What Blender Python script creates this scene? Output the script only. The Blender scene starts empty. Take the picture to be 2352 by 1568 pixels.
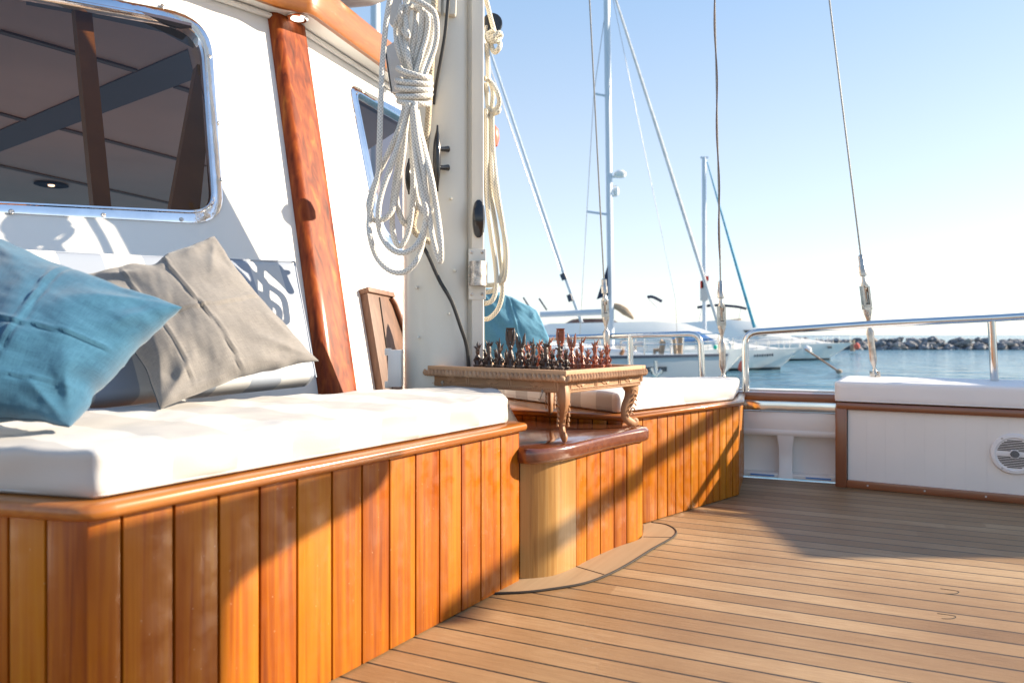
import bpy, bmesh, math, random
from mathutils import Vector, Matrix, noise
R = math.radians
random.seed(7)
sc = bpy.context.scene
COL = sc.collection
# ---------------------------------------------------------------- camera
H = 0.69; F = 1640.0; VH = 768.0; SEA = -1.9
cd = bpy.data.cameras.new("camera"); cam = bpy.data.objects.new("camera", cd); COL.objects.link(cam)
cam.location = (0, 0, H); cam.rotation_euler = (R(90), 0, 0)
cd.sensor_width = 36; cd.lens = 36*F/2352; cd.shift_y = -(784-VH)/2352
cd.clip_start = 0.05; cd.clip_end = 9000
cd.dof.use_dof = True; cd.dof.focus_distance = 2.35; cd.dof.aperture_fstop = 4.0
sc.camera = cam
# ---------------------------------------------------------------- light
SUN_EL = R(24); SUN_AZ = R(11)          # azimuth measured from +X towards +Y
S = Vector((math.cos(SUN_EL)*math.cos(SUN_AZ), math.cos(SUN_EL)*math.sin(SUN_AZ), math.sin(SUN_EL)))
w = bpy.data.worlds.new("World"); sc.world = w; w.use_nodes = True
nt = w.node_tree; nt.nodes.clear()
sky = nt.nodes.new('ShaderNodeTexSky'); sky.sky_type = 'NISHITA'; sky.sun_disc = False
sky.sun_elevation = SUN_EL; sky.sun_rotation = math.pi/2 - SUN_AZ
sky.air_density = 0.8; sky.dust_density = 0.7; sky.ozone_density = 1.2; sky.altitude = 300
bg = nt.nodes.new('ShaderNodeBackground'); bg.inputs[1].default_value = 0.135
wo = nt.nodes.new('ShaderNodeOutputWorld')
# thin high haze over the clear sky: pale at the horizon, blue overhead
tcw = nt.nodes.new('ShaderNodeTexCoord'); spw = nt.nodes.new('ShaderNodeSeparateXYZ'); nt.links.new(tcw.outputs['Generated'], spw.inputs[0])
rw = nt.nodes.new('ShaderNodeValToRGB'); e = rw.color_ramp.elements
for _ in range(3): e.new(0.5)
for q, (p, c) in zip(e, [(0.0, (2.55, 2.48, 2.34)), (0.10, (2.25, 2.42, 2.52)), (0.24, (1.85, 2.15, 2.45)), (0.42, (1.20, 1.75, 2.45)), (1.0, (0.45, 0.95, 1.9))]): q.position = p; q.color = (*c, 1)
nt.links.new(spw.outputs[2], rw.inputs[0])
mxw = nt.nodes.new('ShaderNodeMix'); mxw.data_type = 'RGBA'; mxw.inputs[0].default_value = 0.72
nt.links.new(sky.outputs[0], mxw.inputs[6]); nt.links.new(rw.outputs[0], mxw.inputs[7])
nt.links.new(mxw.outputs[2], bg.inputs[0]); nt.links.new(bg.outputs[0], wo.inputs[0])
sd = bpy.data.lights.new("sun", 'SUN'); sd.energy = 4.6; sd.angle = R(0.5); sd.color = (1.0, 0.85, 0.65)
sun = bpy.data.objects.new("sun", sd); COL.objects.link(sun); sun.location = (20, 5, 10)
sun.rotation_euler = S.to_track_quat('Z', 'Y').to_euler()
sc.view_settings.view_transform = 'Standard'; sc.view_settings.look = 'None'
sc.view_settings.exposure = 1.4; sc.view_settings.gamma = 1.0; sc.view_settings.use_curve_mapping = False
sc.cycles.max_bounces = 10; sc.cycles.caustics_reflective = False; sc.cycles.caustics_refractive = False
# ---------------------------------------------------------------- picture point -> world point
def V(u, v, d): return Vector(((u-1176)/F*d, d, H-(v-VH)/F*d))
def VZ(u, v, z): return V(u, v, (H-z)*F/(v-VH))
def VPL(u, v, o, n):
    r = V(u, v, 1)-Vector((0, 0, H)); c = Vector((0, 0, H))
    return c + r*((o-c).dot(n)/r.dot(n))
def vline(u, a, d):                      # where the vertical plane of picture column u cuts the ground line a + s*d
    k = (u-1176)/F
    s = (k*a[1]-a[0])/(d[0]-k*d[1]); return Vector((a[0]+s*d[0], a[1]+s*d[1], 0))
# ---------------------------------------------------------------- materials
MATS = {}
def nodes(name):
    m = bpy.data.materials.new(name); m.use_nodes = True
    t = m.node_tree; b = t.nodes['Principled BSDF']; return m, t, b
def N(t, typ, **k):
    n = t.nodes.new(typ)
    for a, b in k.items():
        if a.startswith('i_'): n.inputs[int(a[2:])].default_value = b
        else: setattr(n, a, b)
    return n
def ramp(t, stops):
    n = t.nodes.new('ShaderNodeValToRGB'); e = n.color_ramp.elements
    while len(e) < len(stops): e.new(0.5)
    for q, (p, c) in zip(e, stops): q.position = p; q.color = (c[0], c[1], c[2], 1)
    return n
def bump(t, b, src, strength, dist, prev=None):
    n = N(t, 'ShaderNodeBump'); n.inputs['Strength'].default_value = strength; n.inputs['Distance'].default_value = dist
    t.links.new(src, n.inputs['Height'])
    if prev: t.links.new(prev, n.inputs['Normal'])
    t.links.new(n.outputs[0], b.inputs['Normal']); return n.outputs[0]
def basic(name, c, rough=0.5, metal=0.0, var=0.08, scale=12, bmp=0.05, coat=0.0, spec=0.5, bscale=None, sheen=0):
    m, t, b = nodes(name)
    tc = N(t, 'ShaderNodeTexCoord'); nz = N(t, 'ShaderNodeTexNoise'); nz.inputs['Scale'].default_value = scale; nz.inputs['Detail'].default_value = 6
    t.links.new(tc.outputs['Object'], nz.inputs['Vector'])
    r = ramp(t, [(0.3, [x*(1-var) for x in c]), (0.7, [min(1, x*(1+var)) for x in c])])
    t.links.new(nz.outputs[0], r.inputs[0]); t.links.new(r.outputs[0], b.inputs['Base Color'])
    b.inputs['Roughness'].default_value = rough; b.inputs['Metallic'].default_value = metal
    b.inputs['Coat Weight'].default_value = coat; b.inputs['Coat Roughness'].default_value = 0.08
    b.inputs['Specular IOR Level'].default_value = spec
    if sheen: b.inputs['Sheen Weight'].default_value = sheen
    if bmp:
        n2 = N(t, 'ShaderNodeTexNoise'); n2.inputs['Scale'].default_value = bscale or scale*6; n2.inputs['Detail'].default_value = 4
        t.links.new(tc.outputs['Object'], n2.inputs['Vector']); bump(t, b, n2.outputs[0], bmp, 0.01)
    return m
def wood(name, stops, axis, rough=0.35, coat=0.6, grain=1.0, bmp=0.15, rot=0.0, blot=0.5, dens=60, pvk=0.5, spec=0.5):
    """grain runs along axis (0,1,2) of the object space turned by rot about Z; pv = per board value"""
    m, t, b = nodes(name)
    tc = N(t, 'ShaderNodeTexCoord'); mp0 = N(t, 'ShaderNodeMapping'); mp0.inputs['Rotation'].default_value = (0, 0, -rot)
    at = N(t, 'ShaderNodeAttribute', attribute_name='pv')
    off = N(t, 'ShaderNodeVectorMath', operation='SCALE'); off.inputs[0].default_value = (13, 17, 11); t.links.new(at.outputs['Fac'], off.inputs['Scale'])
    add = N(t, 'ShaderNodeVectorMath', operation='ADD')
    t.links.new(tc.outputs['Object'], mp0.inputs[0]); t.links.new(mp0.outputs[0], add.inputs[0]); t.links.new(off.outputs[0], add.inputs[1])
    mp = N(t, 'ShaderNodeMapping'); sc3 = [dens, dens, dens]; sc3[axis] = 2.2; mp.inputs['Scale'].default_value = sc3
    t.links.new(add.outputs[0], mp.inputs[0])
    g = N(t, 'ShaderNodeTexNoise'); g.inputs['Scale'].default_value = 1.0; g.inputs['Detail'].default_value = 8; g.inputs['Distortion'].default_value = 0.6
    t.links.new(mp.outputs[0], g.inputs['Vector'])
    mb = N(t, 'ShaderNodeMapping'); s2 = [9, 9, 9]; s2[axis] = 2.5; mb.inputs['Scale'].default_value = s2; t.links.new(add.outputs[0], mb.inputs[0])
    bl = N(t, 'ShaderNodeTexNoise'); bl.inputs['Scale'].default_value = 1.0; bl.inputs['Detail'].default_value = 3; t.links.new(mb.outputs[0], bl.inputs['Vector'])
    # f = pv*.5 + blot + grain
    a1 = N(t, 'ShaderNodeMath', operation='MULTIPLY_ADD'); a1.inputs[1].default_value = 0.55*grain; a1.inputs[2].default_value = 0.5-0.275*grain-0.5*blot*0.8
    t.links.new(g.outputs[0], a1.inputs[0])
    a2 = N(t, 'ShaderNodeMath', operation='MULTIPLY_ADD'); a2.inputs[1].default_value = blot*0.8; t.links.new(bl.outputs[0], a2.inputs[0]); t.links.new(a1.outputs[0], a2.inputs[2])
    a3 = N(t, 'ShaderNodeMath', operation='MULTIPLY_ADD'); a3.inputs[1].default_value = pvk; t.links.new(at.outputs['Fac'], a3.inputs[0])
    a4 = N(t, 'ShaderNodeMath', operation='SUBTRACT'); a4.inputs[1].default_value = pvk/2; t.links.new(a2.outputs[0], a4.inputs[0]); t.links.new(a4.outputs[0], a3.inputs[2])
    r = ramp(t, stops); t.links.new(a3.outputs[0], r.inputs[0]); t.links.new(r.outputs[0], b.inputs['Base Color'])
    b.inputs['Roughness'].default_value = rough; b.inputs['Coat Weight'].default_value = coat; b.inputs['Coat Roughness'].default_value = 0.1; b.inputs['Specular IOR Level'].default_value = spec
    if name == 'varnished_plank':
        sc_ = N(t, 'ShaderNodeTexNoise'); sc_.inputs['Scale'].default_value = 26; sc_.inputs['Detail'].default_value = 7; t.links.new(tc.outputs['Object'], sc_.inputs['Vector'])
        rr_ = ramp(t, [(0.40, (0.58, 0.58, 0.58)), (0.62, (0.28, 0.28, 0.28))]); t.links.new(sc_.outputs[0], rr_.inputs[0]); t.links.new(rr_.outputs[0], b.inputs['Roughness'])
        vo = N(t, 'ShaderNodeTexVoronoi'); vo.inputs['Scale'].default_value = 42; t.links.new(tc.outputs['Object'], vo.inputs['Vector'])
        rv = ramp(t, [(0.035, (1, 1, 1)), (0.06, (0, 0, 0))]); t.links.new(vo.outputs['Distance'], rv.inputs[0])
        mk = N(t, 'ShaderNodeMix', data_type='RGBA'); mk.inputs[7].default_value = (0.62, 0.42, 0.25, 1); ml_ = N(t, 'ShaderNodeMath', operation='MULTIPLY'); ml_.inputs[1].default_value = 0.5
        t.links.new(rv.outputs[0], ml_.inputs[0]); t.links.new(ml_.outputs[0], mk.inputs[0]); t.links.new(r.outputs[0], mk.inputs[6]); t.links.new(mk.outputs[2], b.inputs['Base Color'])
    bump(t, b, g.outputs[0], bmp, 0.004)
    return m
def M(k): return MATS[k]
ORANGE = [(0.0, (0.12, 0.020, 0.001)), (0.25, (0.27, 0.060, 0.002)), (0.5, (0.38, 0.115, 0.004)), (0.75, (0.44, 0.160, 0.007)), (1.0, (0.53, 0.26, 0.022))]
MATS['plank'] = wood('varnished_plank', ORANGE, 2, rough=0.4, coat=0.12, grain=1.7, blot=0.9, pvk=0.30, spec=0.3, dens=80)
MATS['trim'] = wood('varnished_trim', [(0.0, (0.15, 0.035, 0.006)), (0.5, (0.32, 0.10, 0.014)), (1.0, (0.48, 0.19, 0.035))], 1, rot=-R(33), rough=0.3, coat=0.5)
MATS['cap'] = wood('cap_rail_wood', [(0.0, (0.09, 0.028, 0.012)), (0.5, (0.22, 0.07, 0.025)), (1.0, (0.34, 0.13, 0.05))], 0, rot=-R(27), rough=0.3, coat=0.7)
MATS['capv'] = wood('post_wood', [(0.0, (0.09, 0.028, 0.012)), (0.5, (0.22, 0.07, 0.025)), (1.0, (0.34, 0.13, 0.05))], 2, rough=0.3, coat=0.7)
MATS['lockw'] = wood('weathered_locker_wood', [(0.0, (0.05, 0.025, 0.015)), (0.5, (0.13, 0.062, 0.036)), (1.0, (0.24, 0.12, 0.07))], 2, rough=0.55, coat=0.0, grain=1.6)
MATS['pillar'] = wood('pillar_wood', [(0.0, (0.06, 0.010, 0.003)), (0.4, (0.19, 0.034, 0.008)), (0.7, (0.28, 0.062, 0.012)), (1.0, (0.42, 0.14, 0.022))], 2, rough=0.5, coat=0.05, spec=0.15, grain=3.2, dens=42, bmp=0.3)
MATS['slab'] = wood('slab_wood', [(0.0, (0.05, 0.014, 0.008)), (0.5, (0.16, 0.05, 0.022)), (1.0, (0.30, 0.12, 0.05))], 0, rot=-R(20), rough=0.18, coat=1.0, bmp=0.08)
MATS['pale'] = wood('round_corner_wood', [(0.0, (0.20, 0.085, 0.018)), (0.5, (0.37, 0.19, 0.050)), (1.0, (0.52, 0.31, 0.11))], 2, rough=0.4, coat=0.2, grain=1.9, blot=0.7, dens=90)
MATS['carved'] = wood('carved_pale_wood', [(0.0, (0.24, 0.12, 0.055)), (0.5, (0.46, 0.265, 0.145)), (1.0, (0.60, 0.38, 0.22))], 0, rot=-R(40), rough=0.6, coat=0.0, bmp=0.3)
MATS['carvdk'] = wood('recess_shade_wood', [(0.0, (0.17, 0.08, 0.035)), (0.5, (0.36, 0.20, 0.10)), (1.0, (0.50, 0.30, 0.17))], 0, rot=-R(40), rough=0.65, coat=0.0, bmp=0.3)  # carved wood darkened for the apron, recess shade put into the colour
MATS['leg'] = wood('leg_wood', [(0.0, (0.16, 0.07, 0.03)), (0.5, (0.34, 0.17, 0.08)), (1.0, (0.5, 0.3, 0.16))], 2, rough=0.6, coat=0.0, bmp=0.3)
MATS['board'] = basic('board_field', (0.10, 0.035, 0.02), 0.25, coat=0.5, scale=30)
MATS['darkp'] = basic('dark_chess_wood', (0.055, 0.027, 0.017), 0.35, coat=0.25, scale=60, var=0.3, bmp=0.2)
MATS['redp'] = basic('red_chess_wood', (0.30, 0.075, 0.028), 0.25, coat=0.7, scale=60, var=0.3, bmp=0.2)
MATS['black'] = basic('black_gap', (0.018, 0.012, 0.009), 0.8, var=0.1)
MATS['plastic'] = basic('black_plastic', (0.012, 0.012, 0.014), 0.18, coat=0.4, var=0.2)
MATS['cable'] = basic('black_cable', (0.02, 0.02, 0.02), 0.45, var=0.2)
MATS['wall'] = basic('white_cabin_paint', (0.80, 0.79, 0.76), 0.35, var=0.02, scale=3, bmp=0.03, coat=0.3)
MATS['paint'] = basic('white_gloss_paint', (0.78, 0.75, 0.72), 0.3, var=0.03, scale=4, bmp=0.06, coat=0.4, bscale=25)
MATS['mast'] = basic('cream_mast_paint', (0.70, 0.67, 0.59), 0.32, var=0.03, scale=5, bmp=0.05, coat=0.3, bscale=60)
MATS['track'] = basic('cream_track_paint', (0.78, 0.74, 0.66), 0.35, var=0.03, scale=5)
MATS['grey'] = basic('grey_plate', (0.50, 0.48, 0.46), 0.45, var=0.05)
MATS['steel'] = basic('polished_steel', (0.72, 0.71, 0.69), 0.12, 1.0, var=0.06, scale=9, bmp=0.02)
MATS['chrome'] = basic('window_chrome', (0.80, 0.82, 0.85), 0.07, 1.0, var=0.1, scale=14, bmp=0.10, bscale=18)
MATS['rust'] = basic('weathered_steel', (0.50, 0.45, 0.40), 0.25, 1.0, var=0.5, scale=60, bmp=0.25)
MATS['tsteel'] = basic('turnbuckle_steel', (0.52, 0.47, 0.42), 0.24, 1.0, var=0.25, scale=40, bmp=0.08)
MATS['wire'] = basic('steel_wire', (0.30, 0.29, 0.27), 0.35, 0.9, var=0.3, scale=200)
MATS['strap'] = basic('brown_strap', (0.16, 0.11, 0.09), 0.7, var=0.3)
MATS['hull'] = basic('white_hull', (0.70, 0.70, 0.69), 0.25, var=0.04, scale=0.5, bmp=0, coat=0.5)
MATS['hullg'] = basic('pale_grey_hull', (0.46, 0.48, 0.50), 0.25, var=0.04, scale=0.5, bmp=0, coat=0.5)
MATS['super'] = basic('white_superstructure', (0.80, 0.79, 0.77), 0.3, var=0.03, scale=0.6, bmp=0)
MATS['boatglass'] = basic('dark_boat_glass', (0.02, 0.03, 0.045), 0.08, var=0.1, bmp=0, coat=0.5)
MATS['bluecanvas'] = basic('blue_window_cover', (0.10, 0.26, 0.60), 0.6, var=0.1, scale=2, bmp=0)
MATS['navy'] = basic('navy_canvas', (0.012, 0.02, 0.05), 0.7, var=0.3, scale=3)
MATS['teal'] = basic('teal_sailcover', (0.02, 0.25, 0.38), 0.7, var=0.3, scale=3)
MATS['antifoul'] = basic('dark_antifouling', (0.02, 0.04, 0.05), 0.6)
MATS['stripe'] = basic('dark_stripe', (0.04, 0.05, 0.08), 0.4)
MATS['alum'] = basic('painted_aluminium', (0.55, 0.60, 0.66), 0.35, 0.0, var=0.04, scale=0.5, bmp=0)
MATS['sail'] = basic('furled_sailcloth', (0.62, 0.62, 0.62), 0.7, var=0.15, scale=4)
MATS['red'] = basic('red_cloth', (0.65, 0.05, 0.03), 0.6)
MATS['buoy'] = basic('red_fender', (0.70, 0.12, 0.07), 0.4, bmp=0)
MATS['tan'] = basic('tan_canvas', (0.36, 0.27, 0.19), 0.8, var=0.2, scale=2)
MATS['brownc'] = basic('brown_cover', (0.13, 0.08, 0.07), 0.8, var=0.3, scale=2)
MATS['green'] = basic('green_lamp', (0.0, 0.5, 0.35), 0.3)
MATS['rock'] = basic('hazy_boulder_rock', (0.17, 0.18, 0.20), 0.85, var=0.5, scale=1.2, bmp=0.6, bscale=4)  # grey lifted, distance haze put into the colour
MATS['rock2'] = basic('pale_boulder_rock', (0.27, 0.25, 0.24), 0.85, var=0.4, scale=1.2, bmp=0.6, bscale=4)
MATS['inner'] = basic('cabin_ceiling', (0.68, 0.49, 0.40), 0.35, var=0.1, scale=1.5, bmp=0)
MATS['beam'] = basic('dark_beam', (0.07, 0.06, 0.085), 0.4, var=0.1, scale=3, bmp=0)
MATS['mull'] = basic('mullion_brown', (0.42, 0.23, 0.06), 0.4, var=0.2, scale=5)
MATS['innerw'] = basic('cabin_dark_wood', (0.10, 0.045, 0.02), 0.4, var=0.2, scale=5)
MATS['ink'] = basic('name_lettering', (0.06, 0.07, 0.09), 0.5, bmp=0)
def emis(name, c, s):
    m, t, b = nodes(name); b.inputs['Emission Color'].default_value = (*c, 1); b.inputs['Emission Strength'].default_value = s; return m
MATS['lamp'] = emis('lit_lens', (1, 0.9, 0.72), 2.0)
MATS['lamp2'] = emis('dim_lens', (1, 0.75, 0.5), 3.0)
def glassmat():
    m, t, b = nodes('tinted_window_glass')
    o = t.nodes['Material Output']; t.nodes.remove(b)
    tr = N(t, 'ShaderNodeBsdfTransparent'); tr.inputs[0].default_value = (0.46, 0.37, 0.36, 1)
    gl = N(t, 'ShaderNodeBsdfGlossy'); gl.inputs['Roughness'].default_value = 0.02; gl.inputs[0].default_value = (0.95, 0.88, 0.85, 1)
    fr = N(t, 'ShaderNodeFresnel'); fr.inputs[0].default_value = 1.3
    mx = N(t, 'ShaderNodeMixShader'); t.links.new(fr.outputs[0], mx.inputs[0]); t.links.new(tr.outputs[0], mx.inputs[1]); t.links.new(gl.outputs[0], mx.inputs[2])
    t.links.new(mx.outputs[0], o.inputs[0]); return m
MATS['glass'] = glassmat()
def rope_mat(name, c, fleck=0):
    m, t, b = nodes(name)
    uv = N(t, 'ShaderNodeUVMap'); sp = N(t, 'ShaderNodeSeparateXYZ'); t.links.new(uv.outputs[0], sp.inputs[0])
    outs = []
    for sgn in (1, -1):
        a = N(t, 'ShaderNodeMath', operation='MULTIPLY'); a.inputs[1].default_value = 2*math.pi/0.011; t.links.new(sp.outputs[0], a.inputs[0])
        d = N(t, 'ShaderNodeMath', operation='MULTIPLY_ADD'); d.inputs[1].default_value = sgn*2*math.pi*5; t.links.new(sp.outputs[1], d.inputs[0]); t.links.new(a.outputs[0], d.inputs[2])
        s = N(t, 'ShaderNodeMath', operation='SINE'); t.links.new(d.outputs[0], s.inputs[0]); outs.append(s)
    mu = N(t, 'ShaderNodeMath', operation='MAXIMUM'); t.links.new(outs[0].outputs[0], mu.inputs[0]); t.links.new(outs[1].outputs[0], mu.inputs[1])
    r = ramp(t, [(0.0, [x*0.60 for x in c]), (0.75, c)]); t.links.new(mu.outputs[0], r.inputs[0])
    last = r.outputs[0]
    if fleck:
        nz = N(t, 'ShaderNodeTexNoise'); nz.inputs['Scale'].default_value = 220; tc = N(t, 'ShaderNodeTexCoord'); t.links.new(tc.outputs['Object'], nz.inputs[0])
        rr = ramp(t, [(0.36, (0.04, 0.03, 0.02)), (0.42, (1, 1, 1))]); t.links.new(nz.outputs[0], rr.inputs[0])
        mx = N(t, 'ShaderNodeMix', data_type='RGBA', blend_type='MULTIPLY'); mx.inputs[0].default_value = 1
        t.links.new(last, mx.inputs[6]); t.links.new(rr.outputs[0], mx.inputs[7]); last = mx.outputs[2]
    t.links.new(last, b.inputs['Base Color']); b.inputs['Roughness'].default_value = 0.75; b.inputs['Sheen Weight'].default_value = 0.2
    bump(t, b, mu.outputs[0], 0.5, 0.0012); return m
MATS['rope'] = rope_mat('white_braided_rope', (0.76, 0.74, 0.69))
MATS['rope2'] = rope_mat('cream_braided_rope', (0.74, 0.69, 0.57))
MATS['fleck'] = rope_mat('flecked_rope', (0.60, 0.50, 0.36), 1)
def linen(name, c, dark):
    m, t, b = nodes(name)
    tc = N(t, 'ShaderNodeUVMap'); outs = []
    for sv in ((700, 40, 1), (40, 700, 1)):
        mp = N(t, 'ShaderNodeMapping'); mp.inputs['Scale'].default_value = sv; t.links.new(tc.outputs[0], mp.inputs[0])
        nz = N(t, 'ShaderNodeTexNoise'); nz.inputs['Scale'].default_value = 1; nz.inputs['Detail'].default_value = 3; t.links.new(mp.outputs[0], nz.inputs['Vector']); outs.append(nz)
    ad = N(t, 'ShaderNodeMath', operation='ADD'); t.links.new(outs[0].outputs[0], ad.inputs[0]); t.links.new(outs[1].outputs[0], ad.inputs[1])
    n3 = N(t, 'ShaderNodeTexNoise'); n3.inputs['Scale'].default_value = 9; n3.inputs['Detail'].default_value = 5; t.links.new(tc.outputs[0], n3.inputs['Vector'])
    ad2 = N(t, 'ShaderNodeMath', operation='ADD'); t.links.new(ad.outputs[0], ad2.inputs[0]); t.links.new(n3.outputs[0], ad2.inputs[1])
    mr = N(t, 'ShaderNodeMapRange'); mr.inputs[1].default_value = 1.1; mr.inputs[2].default_value = 1.9; t.links.new(ad2.outputs[0], mr.inputs[0])
    r = ramp(t, [(0.0, dark), (1.0, c)]); t.links.new(mr.outputs[0], r.inputs[0]); t.links.new(r.outputs[0], b.inputs['Base Color'])
    b.inputs['Roughness'].default_value = 0.85; b.inputs['Sheen Weight'].default_value = 0.25; b.inputs['Specular IOR Level'].default_value = 0.2
    bump(t, b, ad.outputs[0], 0.25, 0.002); return m
MATS['blue'] = linen('blue_linen', (0.045, 0.150, 0.245), (0.014, 0.070, 0.135))
MATS['bluef'] = linen('sunlit_blue_linen', (0.09, 0.26, 0.38), (0.05, 0.17, 0.27))  # the blue linen again, sunlight put into its paler colour
MATS['greyl'] = linen('grey_linen', (0.26, 0.242, 0.225), (0.15, 0.142, 0.137))
MATS['seam'] = basic('seam_thread', (0.03, 0.06, 0.09), 0.8)
def striped(name, ang, period, duty, c1, c2, phase=0.0, rough=0.6):
    """woven stripes along a horizontal direction turned by ang from +Y to the right"""
    m, t, b = nodes(name)
    tc = N(t, 'ShaderNodeTexCoord'); dt = N(t, 'ShaderNodeVectorMath', operation='DOT_PRODUCT'); dt.inputs[1].default_value = (math.sin(ang), math.cos(ang), 0)
    t.links.new(tc.outputs['Object'], dt.inputs[0])
    a = N(t, 'ShaderNodeMath', operation='MULTIPLY_ADD'); a.inputs[1].default_value = 1/period; a.inputs[2].default_value = phase; t.links.new(dt.outputs['Value'], a.inputs[0])
    f = N(t, 'ShaderNodeMath', operation='FRACT'); t.links.new(a.outputs[0], f.inputs[0])
    g = N(t, 'ShaderNodeMath', operation='GREATER_THAN'); g.inputs[1].default_value = duty; t.links.new(f.outputs[0], g.inputs[0])
    mx = N(t, 'ShaderNodeMix', data_type='RGBA'); mx.inputs[6].default_value = (*c1, 1); mx.inputs[7].default_value = (*c2, 1); t.links.new(g.outputs[0], mx.inputs[0])
    t.links.new(mx.outputs[2], b.inputs['Base Color']); b.inputs['Roughness'].default_value = rough; b.inputs['Sheen Weight'].default_value = 0.1
    nz = N(t, 'ShaderNodeTexNoise'); nz.inputs['Scale'].default_value = 350; t.links.new(tc.outputs['Object'], nz.inputs['Vector'])
    bump(t, b, nz.outputs[0], 0.12, 0.002); return m
A1 = R(33.2)
MATS['cush'] = striped('striped_cushion_fabric', A1, 0.24, 0.5, (0.56, 0.55, 0.535), (0.44, 0.425, 0.41))
MATS['cushback'] = striped('striped_backrest_fabric', A1, 0.20, 0.5, (0.50, 0.51, 0.52), (0.27, 0.31, 0.38), 0.1)
MATS['cush2'] = striped('striped_far_cushion_fabric', R(-50), 0.17, 0.5, (0.70, 0.69, 0.68), (0.50, 0.49, 0.49), 0.3)
MATS['cush3'] = basic('plain_white_cushion', (0.78, 0.76, 0.76), 0.6, var=0.02, scale=5, bmp=0.1, bscale=200)
MATS['pillowb'] = striped('striped_far_backrest', R(30), 0.16, 0.5, (0.78, 0.77, 0.76), (0.60, 0.60, 0.60))
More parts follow.
